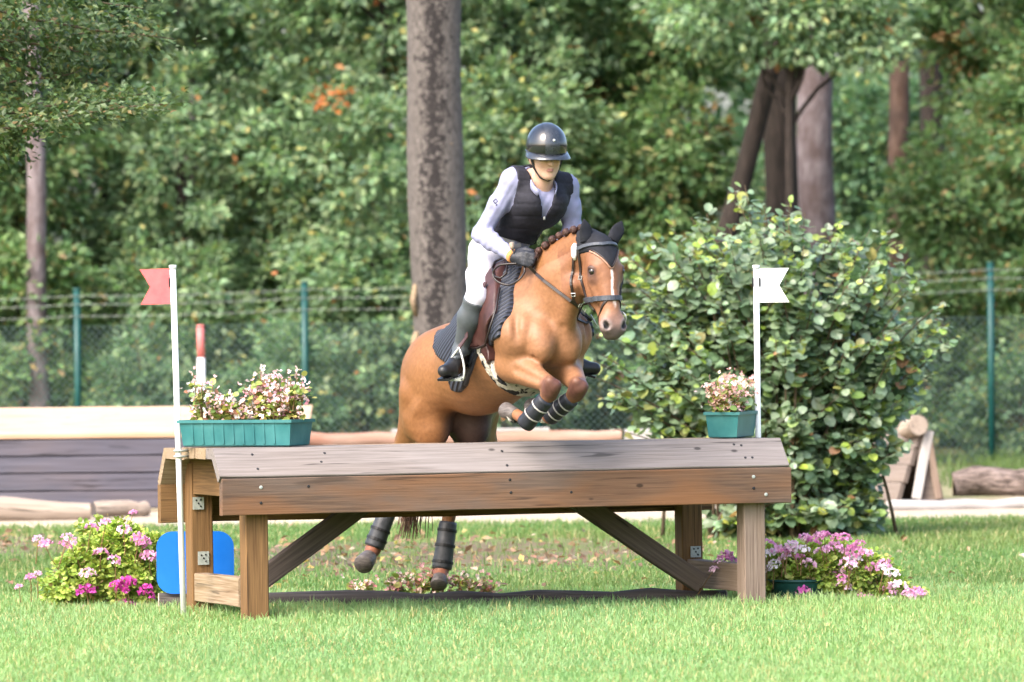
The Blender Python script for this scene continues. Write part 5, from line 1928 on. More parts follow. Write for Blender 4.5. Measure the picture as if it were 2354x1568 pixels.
M['coat'] = coat_mat()
M['hoof'] = noise_color('hoof', (0.0490, 0.0420, 0.0406), (0.1260, 0.1085, 0.1015), 30, (1, 1, 4), .5, .2)
M['eye'] = noise_color('eye', (.008, .006, .006), (.016, .01, .01), 20, rough=.08, bump=0, spec=.6)
M['mane'] = noise_color('mane', (0.0225, 0.0090, 0.0070), (0.0600, 0.0250, 0.0175), 60, rough=.5, bump=.8)
M['tail'] = noise_color('tail', (0.0600, 0.0300, 0.0210), (0.1560, 0.0840, 0.0540), 40, (1, 1, .1), .6, .3)
M['navy'] = noise_color('navy', (0.0032, 0.0038, 0.0070), (0.0064, 0.0077, 0.0128), 30, rough=.8, bump=.3)
M['bridle'] = noise_color('bridle', (0.0099, 0.0066, 0.0066), (0.0193, 0.0121, 0.0110), 30, rough=.4, bump=.1, spec=.4)
M['bridle_pad'] = noise_color('bridle_pad', (0.0275, 0.0325, 0.0425), (0.0450, 0.0525, 0.0675), 30, rough=.45, bump=.1)
M['piping'] = noise_color('piping', (0.2240, 0.1120, 0.0720), (0.3360, 0.2080, 0.1600), 60, rough=.6, bump=.2)
M['saddle'] = noise_color('saddle', (0.0270, 0.0096, 0.0088), (0.0522, 0.0211, 0.0187), 16, rough=.42, bump=.2, spec=.4)
M['fleece'] = noise_color('fleece', (.36, .34, .29), (.52, .49, .43), 45, rough=.95, bump=1.0, bdist=.02, c3=(.012, .012, .014), s3=15, c3amt=1.0, lo3=.53, hi3=.57)
M['boot_navy'] = noise_color('boot_navy', (0.0096, 0.0108, 0.0156), (0.0210, 0.0228, 0.0312), 40, rough=.5, bump=.2)
M['boot_grey'] = noise_color('boot_grey', (0.0250, 0.0275, 0.0325), (0.0500, 0.0525, 0.0600), 30, rough=.45, bump=.2)


def pad_mat():
    m, t, b, out = _new('saddle_pad')
    tc = t.nodes.new('ShaderNodeTexCoord')
    w = t.nodes.new('ShaderNodeTexWave'); w.wave_type = 'BANDS'; w.bands_direction = 'DIAGONAL'
    w.inputs['Scale'].default_value = 14.5; w.inputs['Distortion'].default_value = .3
    mp = t.nodes.new('ShaderNodeMapping'); mp.inputs['Rotation'].default_value = (0, math.radians(68), math.radians(0))
    t.links.new(tc.outputs['Object'], mp.inputs[0]); t.links.new(mp.outputs[0], w.inputs['Vector'])
    r = ramp(t, [(.0, (.006, .008, .014)), (.35, (.010, .013, .023)), (1, (.022, .027, .045))])
    t.links.new(w.outputs['Fac'], r.inputs[0]); t.links.new(r.outputs[0], b.inputs['Base Color'])
    b.inputs['Roughness'].default_value = .65
    bp = t.nodes.new('ShaderNodeBump'); bp.inputs['Strength'].default_value = .8; bp.inputs['Distance'].default_value = .012
    t.links.new(w.outputs['Fac'], bp.inputs['Height']); t.links.new(bp.outputs[0], b.inputs['Normal'])
    return m


M['pad'] = pad_mat()
HORSE = horse_object()


# ------------------------------------------------------------------ parts of the horse and its tack
def hoof(a, b, r0, r1, sole_n=None):
    """a = coronet centre, b = toe centre"""
    mb = MB()
    a, b = Vector(a), Vector(b)
    mb.tube([a, a.lerp(b, .15), a.lerp(b, .9), b], [r0 * .92, r0, r1, r1 * .93], 16)
    return mb.build('hoof', M['hoof'], HORSE, True)


hoof(PA(1187, 953, .455), PA(1160, 942, .535), .034, .044)
hoof(PA(1241, 945, .595), PA(1220, 932, .68), .034, .044)
hoof(PA(849, 1280, 1.905), PA(834, 1299, 1.82), .046, .055)
hoof(PA(1011, 1326, 2.0), PA(1008, 1346, 1.955), .040, .047)
for e in EYES:
    mb = MB()
    rr = []
    for k in range(7):
        t = -1 + 2 * k / 6
        rr.append((t, math.sqrt(max(0.0004, 1 - t * t))))
    mb.tube([Vector(e) + Vector(hR) * (.0195 * t) for t, _ in rr], [.0215 * w for _, w in rr], 14)
    mb.build('eye', M['eye'], HORSE, True)


def horse_ear(s):
    """ear under its black bonnet: a pointed cup"""
    base = HD(-.028, -.005, .072 * s) + (np.array([.016, 0, 0]) if s < 0 else 0)
    tipdir = nrmz(-hL * .95 + hR * ((.10 if s > 0 else -.55)) + hN * .12)
    L = .094
    mb = MB()
    side = nrmz(np.cross(tipdir, hN)); fw = nrmz(np.cross(side, tipdir))
    prof = [(-.25, .034), (0, .035), (.2, .037), (.42, .035), (.62, .028), (.82, .015), (.95, .006), (1, .002)]
    n = 14
    v = []
    for t, w in prof:
        c = base + tipdir * (L * t) + fw * (.012 * math.sin(t * 2.6))
        for k in range(n):
            an = 2 * math.pi * k / n
            x, y = math.cos(an), math.sin(an)
            if y > 0: y *= .25 if t > .05 else 1       # hollow front
            v.append(c + side * (w * x) + fw * (w * .62 * y))
    q = [(i * n + k, i * n + (k + 1) % n, i * n + n + (k + 1) % n, i * n + n + k) for i in range(len(prof) - 1) for k in range(n)]
    mb.add(v, q, [])
    return mb.build('ear', M['navy'], BONNET, True)


def shell(field, off, region, name, mat, parent, smooth=1, cols=None, lo=0.0):
    """a layer lying on the body where region(x,y,z) < 0"""
    X, Y, Z = field.grid()
    R = region(X, Y, Z)
    F = np.maximum(field.F - off, R).astype(np.float32)
    if lo: F = np.maximum(F, -(field.F - lo))
    V, Q = surface(F, field.lo, field.h, smooth)
    me = npmesh(name, V, Q, True)
    return link(name, me, mat, parent)


def polyd(u, v, poly):
    """signed distance-like field of a polygon (negative inside)"""
    poly = np.array(poly, float)
    d = np.full(np.broadcast(u, v).shape, 1e9, np.float32)
    ins = np.zeros(d.shape, bool)
    for i in range(len(poly)):
        a, b = poly[i], poly[(i + 1) % len(poly)]
        e = b - a
        wx, wy = u - a[0], v - a[1]
        t = np.clip((wx * e[0] + wy * e[1]) / (e @ e), 0, 1)
        d = np.minimum(d, (wx - e[0] * t) ** 2 + (wy - e[1] * t) ** 2)
        c1, c2 = (a[1] <= v), (b[1] <= v)
        cr = e[0] * wy - e[1] * wx
        ins ^= (c1 & ~c2 & (cr > 0)) | (~c1 & c2 & (cr < 0)) if False else ((c1 != c2) & ((u - a[0]) < (v - a[1]) * e[0] / (e[1] if abs(e[1]) > 1e-9 else 1e-9)))
    d = np.sqrt(d)
    return np.where(ins, -d, d)


def side_poly(px):
    """outline seen on the horse's right flank -> (forward, up) outline used on both flanks"""
    out = []
    for p in px:
        if len(p) == 3: out.append((p[0], p[1])); continue
        h = toL(HF.hit(*p))
        out.append((h[0], h[2]))
    return out


def flank_region(poly):
    def reg(X, Y, Z):
        a = (X - HO[0]) * hf[0] + (Y - HO[1]) * hf[1] + (Z - HO[2]) * hf[2]
        c = (X - HO[0]) * hu[0] + (Y - HO[1]) * hu[1] + (Z - HO[2]) * hu[2]
        return polyd(a.astype(np.float32), c.astype(np.float32), poly)
    return reg


# saddle pad: outline from the flank; the top edge closes over the back
pad_px = [(1184, 655), (1172, 727), (1151, 775), (1122, 800), (1102, 812), (1088, 850), (1076, 886), (1060, 903), (1042, 898), (1034, 872), (1030, 835), (1012, 822), (1001, 803), (1003, 782), (1020, 757), (1040, 745)]
PADPOLY = side_poly(pad_px)
_bk = PADPOLY[-1]
PADPOLY += [(_bk[0] - .0, .42), (PADPOLY[0][0] + .02, .5)]
saddle_pad = shell(HF, .016, flank_region(PADPOLY), 'saddle_pad', M['pad'], None)
flap_px = [(1168, 625), (1158, 668), (1150, 720), (1130, 790), (1108, 798), (1070, 800), (1062, 770), (1070, 725), (1080, 690)]
FLAP = side_poly(flap_px)
FLAP += [(FLAP[-1][0] - .10, FLAP[-1][1] + .06), (FLAP[-1][0] - .14, .46), (FLAP[0][0] - .01, .48)]


def saddle():
    X, Y, Z = HF.grid()
    root = empty('saddle', HL(.05, 0, .33), 'brown leather jumping saddle with navy quilted pad on the horse', 'saddle')
    par(saddle_pad, root)
    reg = flank_region(FLAP)(X, Y, Z)
    F = np.maximum(HF.F - .034, reg).astype(np.float32)
    g = HF.like(); g.F = F
    # knee rolls, pommel and cantle
    for s in (1, -1):
        k0, k1 = HL(.33, .135 * s, .235), HL(.36, .20 * s, .07)
        g.cone(k0, k1, .030, .026, .02)
    g.cone(HL(.30, -.06, .315), HL(.30, .06, .315), .035, .035, .03)
    g.cone(HL(.27, 0, .31), HL(-.10, 0, .29), .04, .05, .06)
    V, Q = surface(g.F, g.lo, g.h, 2)
    link('seat', npmesh('seat', V, Q, True), M['saddle'], root)
    # stitched rim round the knee block and flap front edge
    mb = MB()
    ring = HF.snap(np.array([HF.hit(x, y) for x, y in ((1140, 632), (1146, 615), (1160, 608), (1174, 612), (1181, 628), (1176, 645), (1160, 655), (1145, 650))]), .045)
    mb.tube(list(ring), .006, 6, closed=True)
    mb.build('knee_roll_rim', M['bridle'], root, True)
    mb = MB()
    edge = HF.snap(np.array([HF.hit(x, y) for x, y in ((1157, 672), (1150, 720), (1140, 760), (1130, 788), (1112, 797), (1090, 800))]), .036)
    mb.tube(list(edge), .006, 6)
    mb.build('flap_edge', M['bridle'], root, True)
    # girth with fleece belly guard
    def greg(X, Y, Z):
        a = (X - HO[0]) * hf[0] + (Y - HO[1]) * hf[1] + (Z - HO[2]) * hf[2]
        c = (X - HO[0]) * hu[0] + (Y - HO[1]) * hu[1] + (Z - HO[2]) * hu[2]
        a0 = .285 - .10 * np.clip(-c - .05, 0, .4)
        return np.maximum(np.abs(a - a0) - (.052 + .12 * np.clip(-c - .18, 0, .12)), c + .02)
    shell(HF, .022, greg, 'belly_guard', M['fleece'], root)
    def greg2(X, Y, Z):
        a = (X - HO[0]) * hf[0] + (Y - HO[1]) * hf[1] + (Z - HO[2]) * hf[2]
        c = (X - HO[0]) * hu[0] + (Y - HO[1]) * hu[1] + (Z - HO[2]) * hu[2]
        a0 = .315 - .08 * np.clip(-c - .05, 0, .4)
        return np.maximum(np.abs(a - a0) - .030, np.maximum(c + .0, -c - .215))
    shell(HF, .034, greg2, 'girth', M['saddle'], root)
    return root


SADDLE = saddle()

# bonnet with ears
def bonnet():
    global BONNET
    BONNET = empty('ear_bonnet', HD(0, 0, 0), 'navy ear bonnet with brown piped point on the horse forehead', 'ear bonnet')
    def reg(X, Y, Z):
        dx, dy, dz = X - POLL[0], Y - POLL[1], Z - POLL[2]
        l = dx * hL[0] + dy * hL[1] + dz * hL[2]
        nn = dx * hN[0] + dy * hN[1] + dz * hN[2]
        r = dx * hR[0] + dy * hR[1] + dz * hR[2]
        # point running down the forehead
        lim = .050 + .126 * np.clip(1 - np.abs(r) / .085, 0, 1)
        return np.maximum(np.maximum(l - lim, -(nn + .055)), np.maximum(-.16 - l, np.abs(r) - .2))
    shell(HF, .008, reg, 'cap', M['navy'], BONNET)
    for s in (1, -1): horse_ear(s)
    pts = []
    for r in np.linspace(-.072, .080, 15):
        l = .050 + .126 * (1 - abs(r) / .085)
        pts.append(HD(l, .2, r))
    # drop onto the forehead
    out = []
    for p in pts:
        ts = np.arange(0, .25, .003)
        v = HF.samp(p - hN * ts[:, None])
        w = np.where(v < .006)[0]
        out.append(p - hN * (ts[w[0]] if len(w) else .13))
    for off, m, rr, nm in ((0, 'piping', .0052, 'piping'),):
        mb = MB(); mb.tube(out, rr, 6); mb.build(nm, M[m], BONNET, True)
    out2 = [np.array(p) - hL * .011 for p in out]
    mb = MB(); mb.tube(HF.snap(out2, .010), .004, 6); mb.build('inner_piping', M['bridle'], BONNET, True)


bonnet()


def strap(name, pts, w, th, mat, parent, off=.004, closed=False):
    pts = np.array(pts, float)
    # resample
    if closed: pts = np.vstack([pts, pts[:1]])
    s = np.concatenate([[0], np.cumsum(np.linalg.norm(np.diff(pts, axis=0), axis=1))])
    m = max(6, int(s[-1] / .012))
    q = np.stack([np.interp(np.linspace(0, s[-1], m), s, pts[:, i]) for i in range(3)], -1)
    q = HF.snap(q, off)
    nr = HF.grad(q)
    mb = MB(); mb.ribbon(list(q), list(nr), w, th)
    return mb.build(name, mat, parent, False)


def hits(px, off=.004): return [HF.hit(x, y) for x, y in px]


def bridle():
    root = empty('bridle', HD(.2, 0, 0), 'dark leather bridle with padded grey noseband on the horse head', 'bridle')
    # noseband: a ring round the nose
    c = HD(.300, -.02, 0)
    nb = HF.ring(c, nrmz(hL * .96 - hN * .22), 44, 0)
    strap('noseband', nb, .028, .012, M['bridle_pad'], root, .002, True)
    fl = HF.ring(HD(.385, -.01, 0), nrmz(hL * .80 + hN * .62), 44, 0)
    strap('flash_strap', fl, .012, .005, M['bridle'], root, .002, True)
    bb = hits([(1331, 571), (1345, 567), (1365, 565), (1385, 564), (1405, 563), (1420, 563)])
    bb.append(HF.snap(HD(.04, .0, -.11))[0])
    strap('browband', bb, .020, .007, M['bridle_pad'], root, .011)
    for s in (1, -1):
        if s == 1:
            ck = hits([(1331, 566), (1333, 600), (1336, 630), (1343, 660), (1352, 690), (1360, 720), (1363, 735)])
        else:
            ck = [HD(.03, .0, -.15), HD(.12, -.01, -.15), HD(.2, -.005, -.15), HD(.3, -.005, -.12), HD(.385, -.008, -.10)]
        strap('cheekpiece', ck, .014, .006, M['bridle'], root, .003)
        if s == 1:
            tl = hits([(1327, 570), (1320, 592), (1316, 630), (1315, 660), (1318, 690), (1326, 703)])
        else:
            tl = [HD(.02, -.05, -.15), HD(.12, -.12, -.12), HD(.22, -.16, -.08)]
        strap('throat_lash', tl, .013, .006, M['bridle'], root, .004)
        # bit ring
        bc = HF.hit(1362, 738) if s == 1 else HF.snap(HD(.395, -.008, -.10))[0]
        g = HF.grad(bc)[0]
        bc = bc + g * .008
        a = nrmz(np.cross(g, [0, 0, 1])); b = np.cross(g, a)
        mb = MB(); mb.tube([bc + (a * math.cos(t) + b * math.sin(t)) * .030 for t in np.linspace(0, 2 * np.pi, 20, endpoint=False)], .0042, 6, closed=True)
        mb.build('bit_ring', M['steel'], root, True)
    # white fleece pads behind the browband
    for s in (1, -1):
        p = HF.hit(1323, 578) if s == 1 else HF.snap(HD(.06, -.03, -.13))[0]
        g = HF.grad(p)[0]
        mb = MB()
        ax = nrmz(hL - hN * .35)
        mb.tube([p - ax * .04 + g * .004, p - ax * .02 + g * .012, p + ax * .02 + g * .012, p + ax * .045 + g * .004], [.008, .016, .015, .006], 10)
        mb.build('poll_pad', M['white_plastic'], root, True)
    # buckles
    for (x, y) in ((1331, 700), (1342, 712), (1336, 640), (1318, 676)):
        p = HF.hit(x, y); g = HF.grad(p)[0]; p = p + g * .009
        a = nrmz(np.cross(g, [0, 0, 1])); b = np.cross(g, a)
        mb = MB(); mb.tube([p + a * .010 + b * .008, p - a * .010 + b * .008, p - a * .010 - b * .008, p + a * .010 - b * .008], .0028, 5, closed=True)
        mb.build('buckle', M['steel'], root)
    return root


BRIDLE = bridle()

# plaited mane: little knots down the crest
for (px, py, r) in ((1239, 574, 9), (1254, 562, 10), (1270, 549, 10), (1286, 540, 10), (1302, 532, 10), (1319, 526, 10), (1334, 521, 8)):
    p = HF.hit(px + 3, py + 8)
    p = HF.snap(p, .004)[0] + np.array([-.004, 0, .010])
    mb = MB()
    rr = r / 440
    g = nrmz([-.5, -.3, .8])
    t = np.linspace(-1, 1, 7)
    mb.tube([p + g * (rr * k) for k in t], [rr * math.sqrt(max(.02, 1 - k * k)) * (1 + .12 * math.cos(k * 9)) for k in t], 10, True, False, .08)
    mb.build('mane_knot', M['mane'], HORSE, True)
mb = MB()
for k in range(26):
    p = HF.hit(1238 + rng.uniform(-6, 8), 582 + rng.uniform(-6, 8)) + np.array([0, 0, .004])
    e = p + np.array([-.03, -.02, .01]) * rng.uniform(.5, 1.4) + np.array([0, 0, -.03])
    mb.tube([p, (p + e) / 2 + np.array([-.008, 0, .014]), e], [.0028, .0024, .001], 4)
tag(mb.build('mane_hair', M['mane'], HORSE), kind='stuff')

# tail hanging down behind
mb = MB()
dock = HL(-.76, 0, .13)
for k in range(150):
    o = rng.normal(0, .012, 3)
    e = PA(940 + rng.normal(0, 16), 1228 + rng.uniform(-50, 14), 2.25 + rng.normal(0, .05))
    p1 = dock + np.array([.0, .13, -.08]) + o * 1.6
    p2 = lerp3(p1, e, .55) + np.array([0, .05, .02]) + o * 2.2
    mb.tube([dock + o * .6 + np.array([.02, -.06, .0]), p1, p2, e], [.006, .0055, .0045, .0015], 4, False)
tag(mb.build('tail', M['tail'], HORSE, True), kind='stuff')


def leg_boot(name, a, b, r0, r1, mat, straps, side, ext=.25):
    """brushing boot round a cannon bone from a to b, with straps"""
    a, b = np.array(a), np.array(b)
    ax = nrmz(b - a)
    mb = MB()
    mb.tube([a, a + (b - a) * .06, a + (b - a) * .5, a + (b - a) * .94, b], [r0 * .94, r0, (r0 + r1) / 2 * .97, r1, r1 * .95], 18)
    o = mb.build(name, mat, HORSE, True)
    s = nrmz(np.cross(ax, side))
    for t in straps:
        p = a + (b - a) * t
        r = r0 + (r1 - r0) * t + .0025
        n = 18
        e1 = nrmz(np.cross(ax, [.2, .3, .9])); e2 = np.cross(ax, e1)
        m2 = MB()
        pts = [p + (e1 * math.cos(k * 2 * math.pi / n) + e2 * math.sin(k * 2 * math.pi / n)) * r for k in range(n + 1)]
        nr = [q - p for q in pts]
        m2.ribbon(pts, nr, .009 if mat is M['boot_navy'] else .016, .0015)
        m2.build('strap', M['black'] if mat is M['boot_grey'] else M['log_white'], o)
    return o


kr, kl, fr, fl = PA(1268, 902, .25), PA(1328, 905, .36), PA(1213, 968, .36), PA(1264, 958, .50)
leg_boot('leg_boot', lerp3(kr, fr, .22), lerp3(kr, fr, 1.12), .046, .049, M['boot_navy'], (.28, .62), (0, 1, 0))
leg_boot('leg_boot', lerp3(kl, fl, .22), lerp3(kl, fl, 1.02), .045, .048, M['boot_navy'], (.25, .5, .75), (0, 1, 0))
hk, ft = PA(908, 1130, 1.98), PA(858, 1262, 1.95)
leg_boot('leg_boot', lerp3(hk, ft, .30), lerp3(hk, ft, .97), .050, .056, M['boot_grey'], (.55, .8), (0, 1, 0))
hk, ft = PA(1040, 1130, 2.10), PA(1016, 1305, 2.05)
leg_boot('leg_boot', lerp3(hk, ft, .40), lerp3(hk, ft, 1.02), .050, .056, M['boot_grey'], (.18, .5, .85), (0, 1, 0))
# ================================================================== THE RIDER
def mirror(p):
    p = np.asarray(p, float)
    return p - 2 * ((p - HO) @ hr) * hr


def build_rider():
    lo, hi = np.array([-.42, -.15, .62]), np.array([.62, 1.75, 2.72])
    T = Field(lo, hi, .0072)
    A, Lg, H, Hn = T.like(), T.like(), T.like(), T.like()
    # which way the chest and the face look
    tf = nrmz([.30, -.88, -.12])              # chest normal
    rl = np.array([-.93, -.36, .02]); rl = nrmz(rl)   # rider's right
    pelvis, waist, chest, nb = PA(1142, 572, 1.02), PA(1184, 522, .86), PA(1236, 458, .70), PA(1246, 424, .63)
    T.cone(pelvis, waist, .116, .098, .06, flat=(tf, .80))
    T.cone(waist, chest, .098, .130, .06, flat=(tf, .76))
    T.cone(PA(1182, 415, .64), PA(1298, 428, .76), .060, .058, .05)
    T.cone(chest, PA(1240, 424, .70), .13, .08, .05, flat=(tf, .75))
    for s in (1, -1):
        T.ell(chest + rl * (.055 * s) + tf * .075 + np.array([0, 0, -.005]), (.058, .05, .055), None, .04)
        T.ell(pelvis + rl * (.062 * s) + np.array([.0, .06, -.02]), (.085, .10, .09), None, .05)
    # neck and head
    ff = nrmz([.24, -.93, -.22])              # face looks down and ahead
    fr_ = nrmz(np.cross(ff, [0, 0, 1])); fr_ = fr_ if fr_[0] < 0 else -fr_
    fu = nrmz(np.cross(fr_, ff)); fu = fu if fu[2] > 0 else -fu
    hc = PA(1256, 345, .56)

    def FC(r, u, n): return hc + fr_ * r + fu * u + ff * n
    H.cone(nb + np.array([0, .01, -.02]), PA(1254, 385, .565), .054, .048, .03)
    H.ell(hc, (.074, .098, .092), (fr_, ff, fu), .02)
    H.ell(FC(0, -.055, .040), (.058, .058, .072), (fr_, ff, fu), .03)
    H.cone(FC(.045, -.075, .0), FC(.014, -.122, .068), .026, .018, .03)
    H.cone(FC(-.045, -.075, .0), FC(-.014, -.122, .068), .026, .018, .03)
    H.ell(FC(0, -.122, .074), (.022, .017, .016), (fr_, ff, fu), .018)
    for s in (1, -1):
        H.ell(FC(.034 * s, -.050, .078), (.020, .016, .016), (fr_, ff, fu), .02)       # cheekbone
        H.ell(FC(.030 * s, -.022, .096), (.017, .011, .011), (fr_, ff, fu), .012, 'c')  # eye socket
        H.ell(FC(.030 * s, -.024, .083), (.0125, .0115, .0115), (fr_, ff, fu), .003)    # eyeball under lid
        H.ell(FC(.078 * s, -.045, -.005), (.012, .022, .032), (fr_, ff, fu), .008)      # ear
    H.cone(FC(0, -.014, .094), FC(0, -.052, .117), .0085, .0115, .008)                  # nose
    for s in (1, -1): H.ell(FC(.009 * s, -.056, .104), (.0075, .008, .006), (fr_, ff, fu), .006)
    H.ell(FC(0, -.082, .093), (.022, .012, .0055), (fr_, ff, fu), .005)
    H.ell(FC(0, -.092, .092), (.019, .012, .0065), (fr_, ff, fu), .005)
    H.cone(FC(-.020, -.087, .098), FC(.020, -.087, .098), .0022, .0022, .004, 'c')
    # arms
    sR, eR, wR = PA(1180, 414, .635), PA(1106, 538, .70), PA(1180, 590, .475)
    sL, eL, wL = PA(1302, 430, .765), PA(1318, 535, .80), PA(1262, 600, .70)
    A.cone(sR, lerp3(sR, eR, .45), .049, .044, .03); A.cone(lerp3(sR, eR, .45), eR, .044, .036, .03)
    A.cone(eR, lerp3(eR, wR, .3), .036, .037, .03); A.cone(lerp3(eR, wR, .3), wR, .037, .024, .03)
    A.cone(sL, lerp3(sL, eL, .45), .055, .048, .03); A.cone(lerp3(sL, eL, .45), eL, .048, .040, .03)
    A.cone(eL, lerp3(eL, wL, .3), .040, .040, .03); A.cone(lerp3(eL, wL, .3), wL, .040, .026, .03)
    # hands: palm, four curled fingers, thumb on top
    hands = []

    def fist(w, fwd, up, out):
        """fwd = knuckle direction, up = thumb side, out = back of the hand"""
        fwd, up, out = map(nrmz, (fwd, up, out))
        def q(f, u, o): return w + fwd * f + up * u + out * o
        Hn.ell(q(.045, .0, .0), (.048, .040, .020), (fwd, up, out), .015)
        Hn.cone(w, q(.03, 0, 0), .026, .024, .02)
        tips = []
        for i, (u, ln, r) in enumerate(((.030, .036, .0108), (.010, .040, .0112), (-.010, .037, .0106), (-.028, .030, .0095))):
            k = q(.082, u, .010); m = q(.082 + ln, u - .002, -.004); d = q(.082 + ln * .72, u - .003, -.034); t = q(.066, u - .003, -.034)
            Hn.cone(q(.05, u * .8, .006), k, r * 1.05, r * 1.05, .006)
            Hn.cone(k, m, r, r * .93, .003); Hn.cone(m, d, r * .93, r * .88, .003); Hn.cone(d, t, r * .86, r * .78, .003)
            tips.append((k, m, d, t))
        a, b, c = q(.018, .032, -.008), q(.060, .050, -.012), q(.096, .046, -.016)
        Hn.cone(a, b, .016, .0125, .008); Hn.cone(b, c, .0125, .0105, .003)
        hands.append((q(.088, -.0, -.020), q(.088, .03, -.02), q(.088, -.03, -.02)))
    outR = nrmz([-.45, -.88, .15])
    fdir = nrmz(lerp3(wR - eR, np.array([.30, -.12, -.02]), .65))
    fist(wR, fdir, np.cross(outR, fdir) if np.cross(outR, fdir)[2] > 0 else -np.cross(outR, fdir), outR)
    outL = nrmz([.85, .3, .2]); fL = nrmz([.12, -.9, -.25])
    fist(wL, fL, np.cross(outL, fL) if np.cross(outL, fL)[2] > 0 else -np.cross(outL, fL), outL)
    # legs: right leg lies on the saddle flap, left one mirrored across the horse
    def on_flank(px, py, off): return HF.snap(HF.hit(px, py), off)[0]
    hipR = PA(1120, 590, .97)
    kn = PA(1096, 684, 0); kn = PA(1096, 684, HF.hit(1110, 690)[1] - .055)
    an = PA(1062, 802, HF.hit(1066, 800)[1] - .060)
    cf = lerp3(kn, an, .38) + np.array([-.004, .0, 0])
    heel = an + np.array([.01, .045, -.045])
    ball = PA(1036, 851, an[1] - .115)
    toe = PA(1020, 853, an[1] - .165)
    LR = [hipR, kn, cf, an, heel, ball, toe]
    LL = [mirror(p) for p in LR]
    for (hip, k, c, a, h, b, t), dz in ((LR, 0), (LL, 0)):
        Lg.cone(hip, lerp3(hip, k, .5), .092, .070, .04); Lg.cone(lerp3(hip, k, .5), k, .070, .046, .04)
        Lg.ell(k, (.045, .050, .048), None, .02)
        Lg.cone(k, c, .044, .050, .03); Lg.cone(c, a, .050, .030, .03)
        Lg.cone(a, h, .030, .026, .02); Lg.cone(a, b, .030, .027, .02); Lg.cone(h, b, .026, .030, .02); Lg.cone(b, t, .031, .022, .015)
    return dict(T=T, A=A, L=Lg, H=H, Hn=Hn, FC=FC, ff=ff, fu=fu, fr=fr_, hc=hc, tf=tf, rl=rl, LR=LR, LL=LL, hands=hands,
                sR=sR, eR=eR, wR=wR, wL=wL, eL=eL, sL=sL, chest=chest, waist=waist, pelvis=pelvis, nb=nb)


def smin(a, b, k):
    h = np.clip(.5 + .5 * (a - b) / k, 0, 1)
    return a * (1 - h) + b * h - k * h * (1 - h)


M['skin'] = tint_mat('skin', .5, 0, .35, noise=.05, nscale=120)
M['shirt'] = noise_color('shirt', (0.1924, 0.1992, 0.3103), (0.2299, 0.2380, 0.3642), 14, rough=.8, bump=.35, bdist=.01)
M['breeches'] = noise_color('breeches', (0.3846, 0.3738, 0.4321), (0.4272, 0.4166, 0.4735), 12, rough=.85, bump=.3, bdist=.008)
M['vest'] = noise_color('vest', (0.0084, 0.0084, 0.0140), (0.0152, 0.0152, 0.0239), 50, rough=.8, bump=.3)
M['vest_trim'] = noise_color('vest_trim', (0.0165, 0.0165, 0.0221), (0.0277, 0.0277, 0.0343), 50, rough=.7, bump=.2)
M['helmet'] = noise_color('helmet', (0.0048, 0.0054, 0.0084), (0.0084, 0.0096, 0.0132), 8, rough=.12, bump=.0, spec=.8)
M['helmet_grey'] = noise_color('helmet_grey', (0.0126, 0.0151, 0.0209), (0.0216, 0.0252, 0.0324), 40, rough=.22, bump=.05, spec=.7)
M['glove'] = noise_color('glove', (0.0084, 0.0096, 0.0144), (0.0192, 0.0216, 0.0300), 40, rough=.5, bump=.3)
M['riding_boot'] = noise_color('riding_boot', (0.0455, 0.0528, 0.0594), (0.0702, 0.0809, 0.0891), 10, rough=.42, bump=.1)
M['boot_foot'] = noise_color('boot_foot', (0.0072, 0.0072, 0.0084), (0.0150, 0.0150, 0.0168), 20, rough=.35, bump=.1)
M['cuff'] = noise_color('cuff', (.40, .16, .05), (.50, .22, .08), 40, rough=.7, bump=.1)
M['hair'] = noise_color('hair', (.05, .026, .014), (.10, .055, .03), 60, (1, 1, .2), .5, .5)


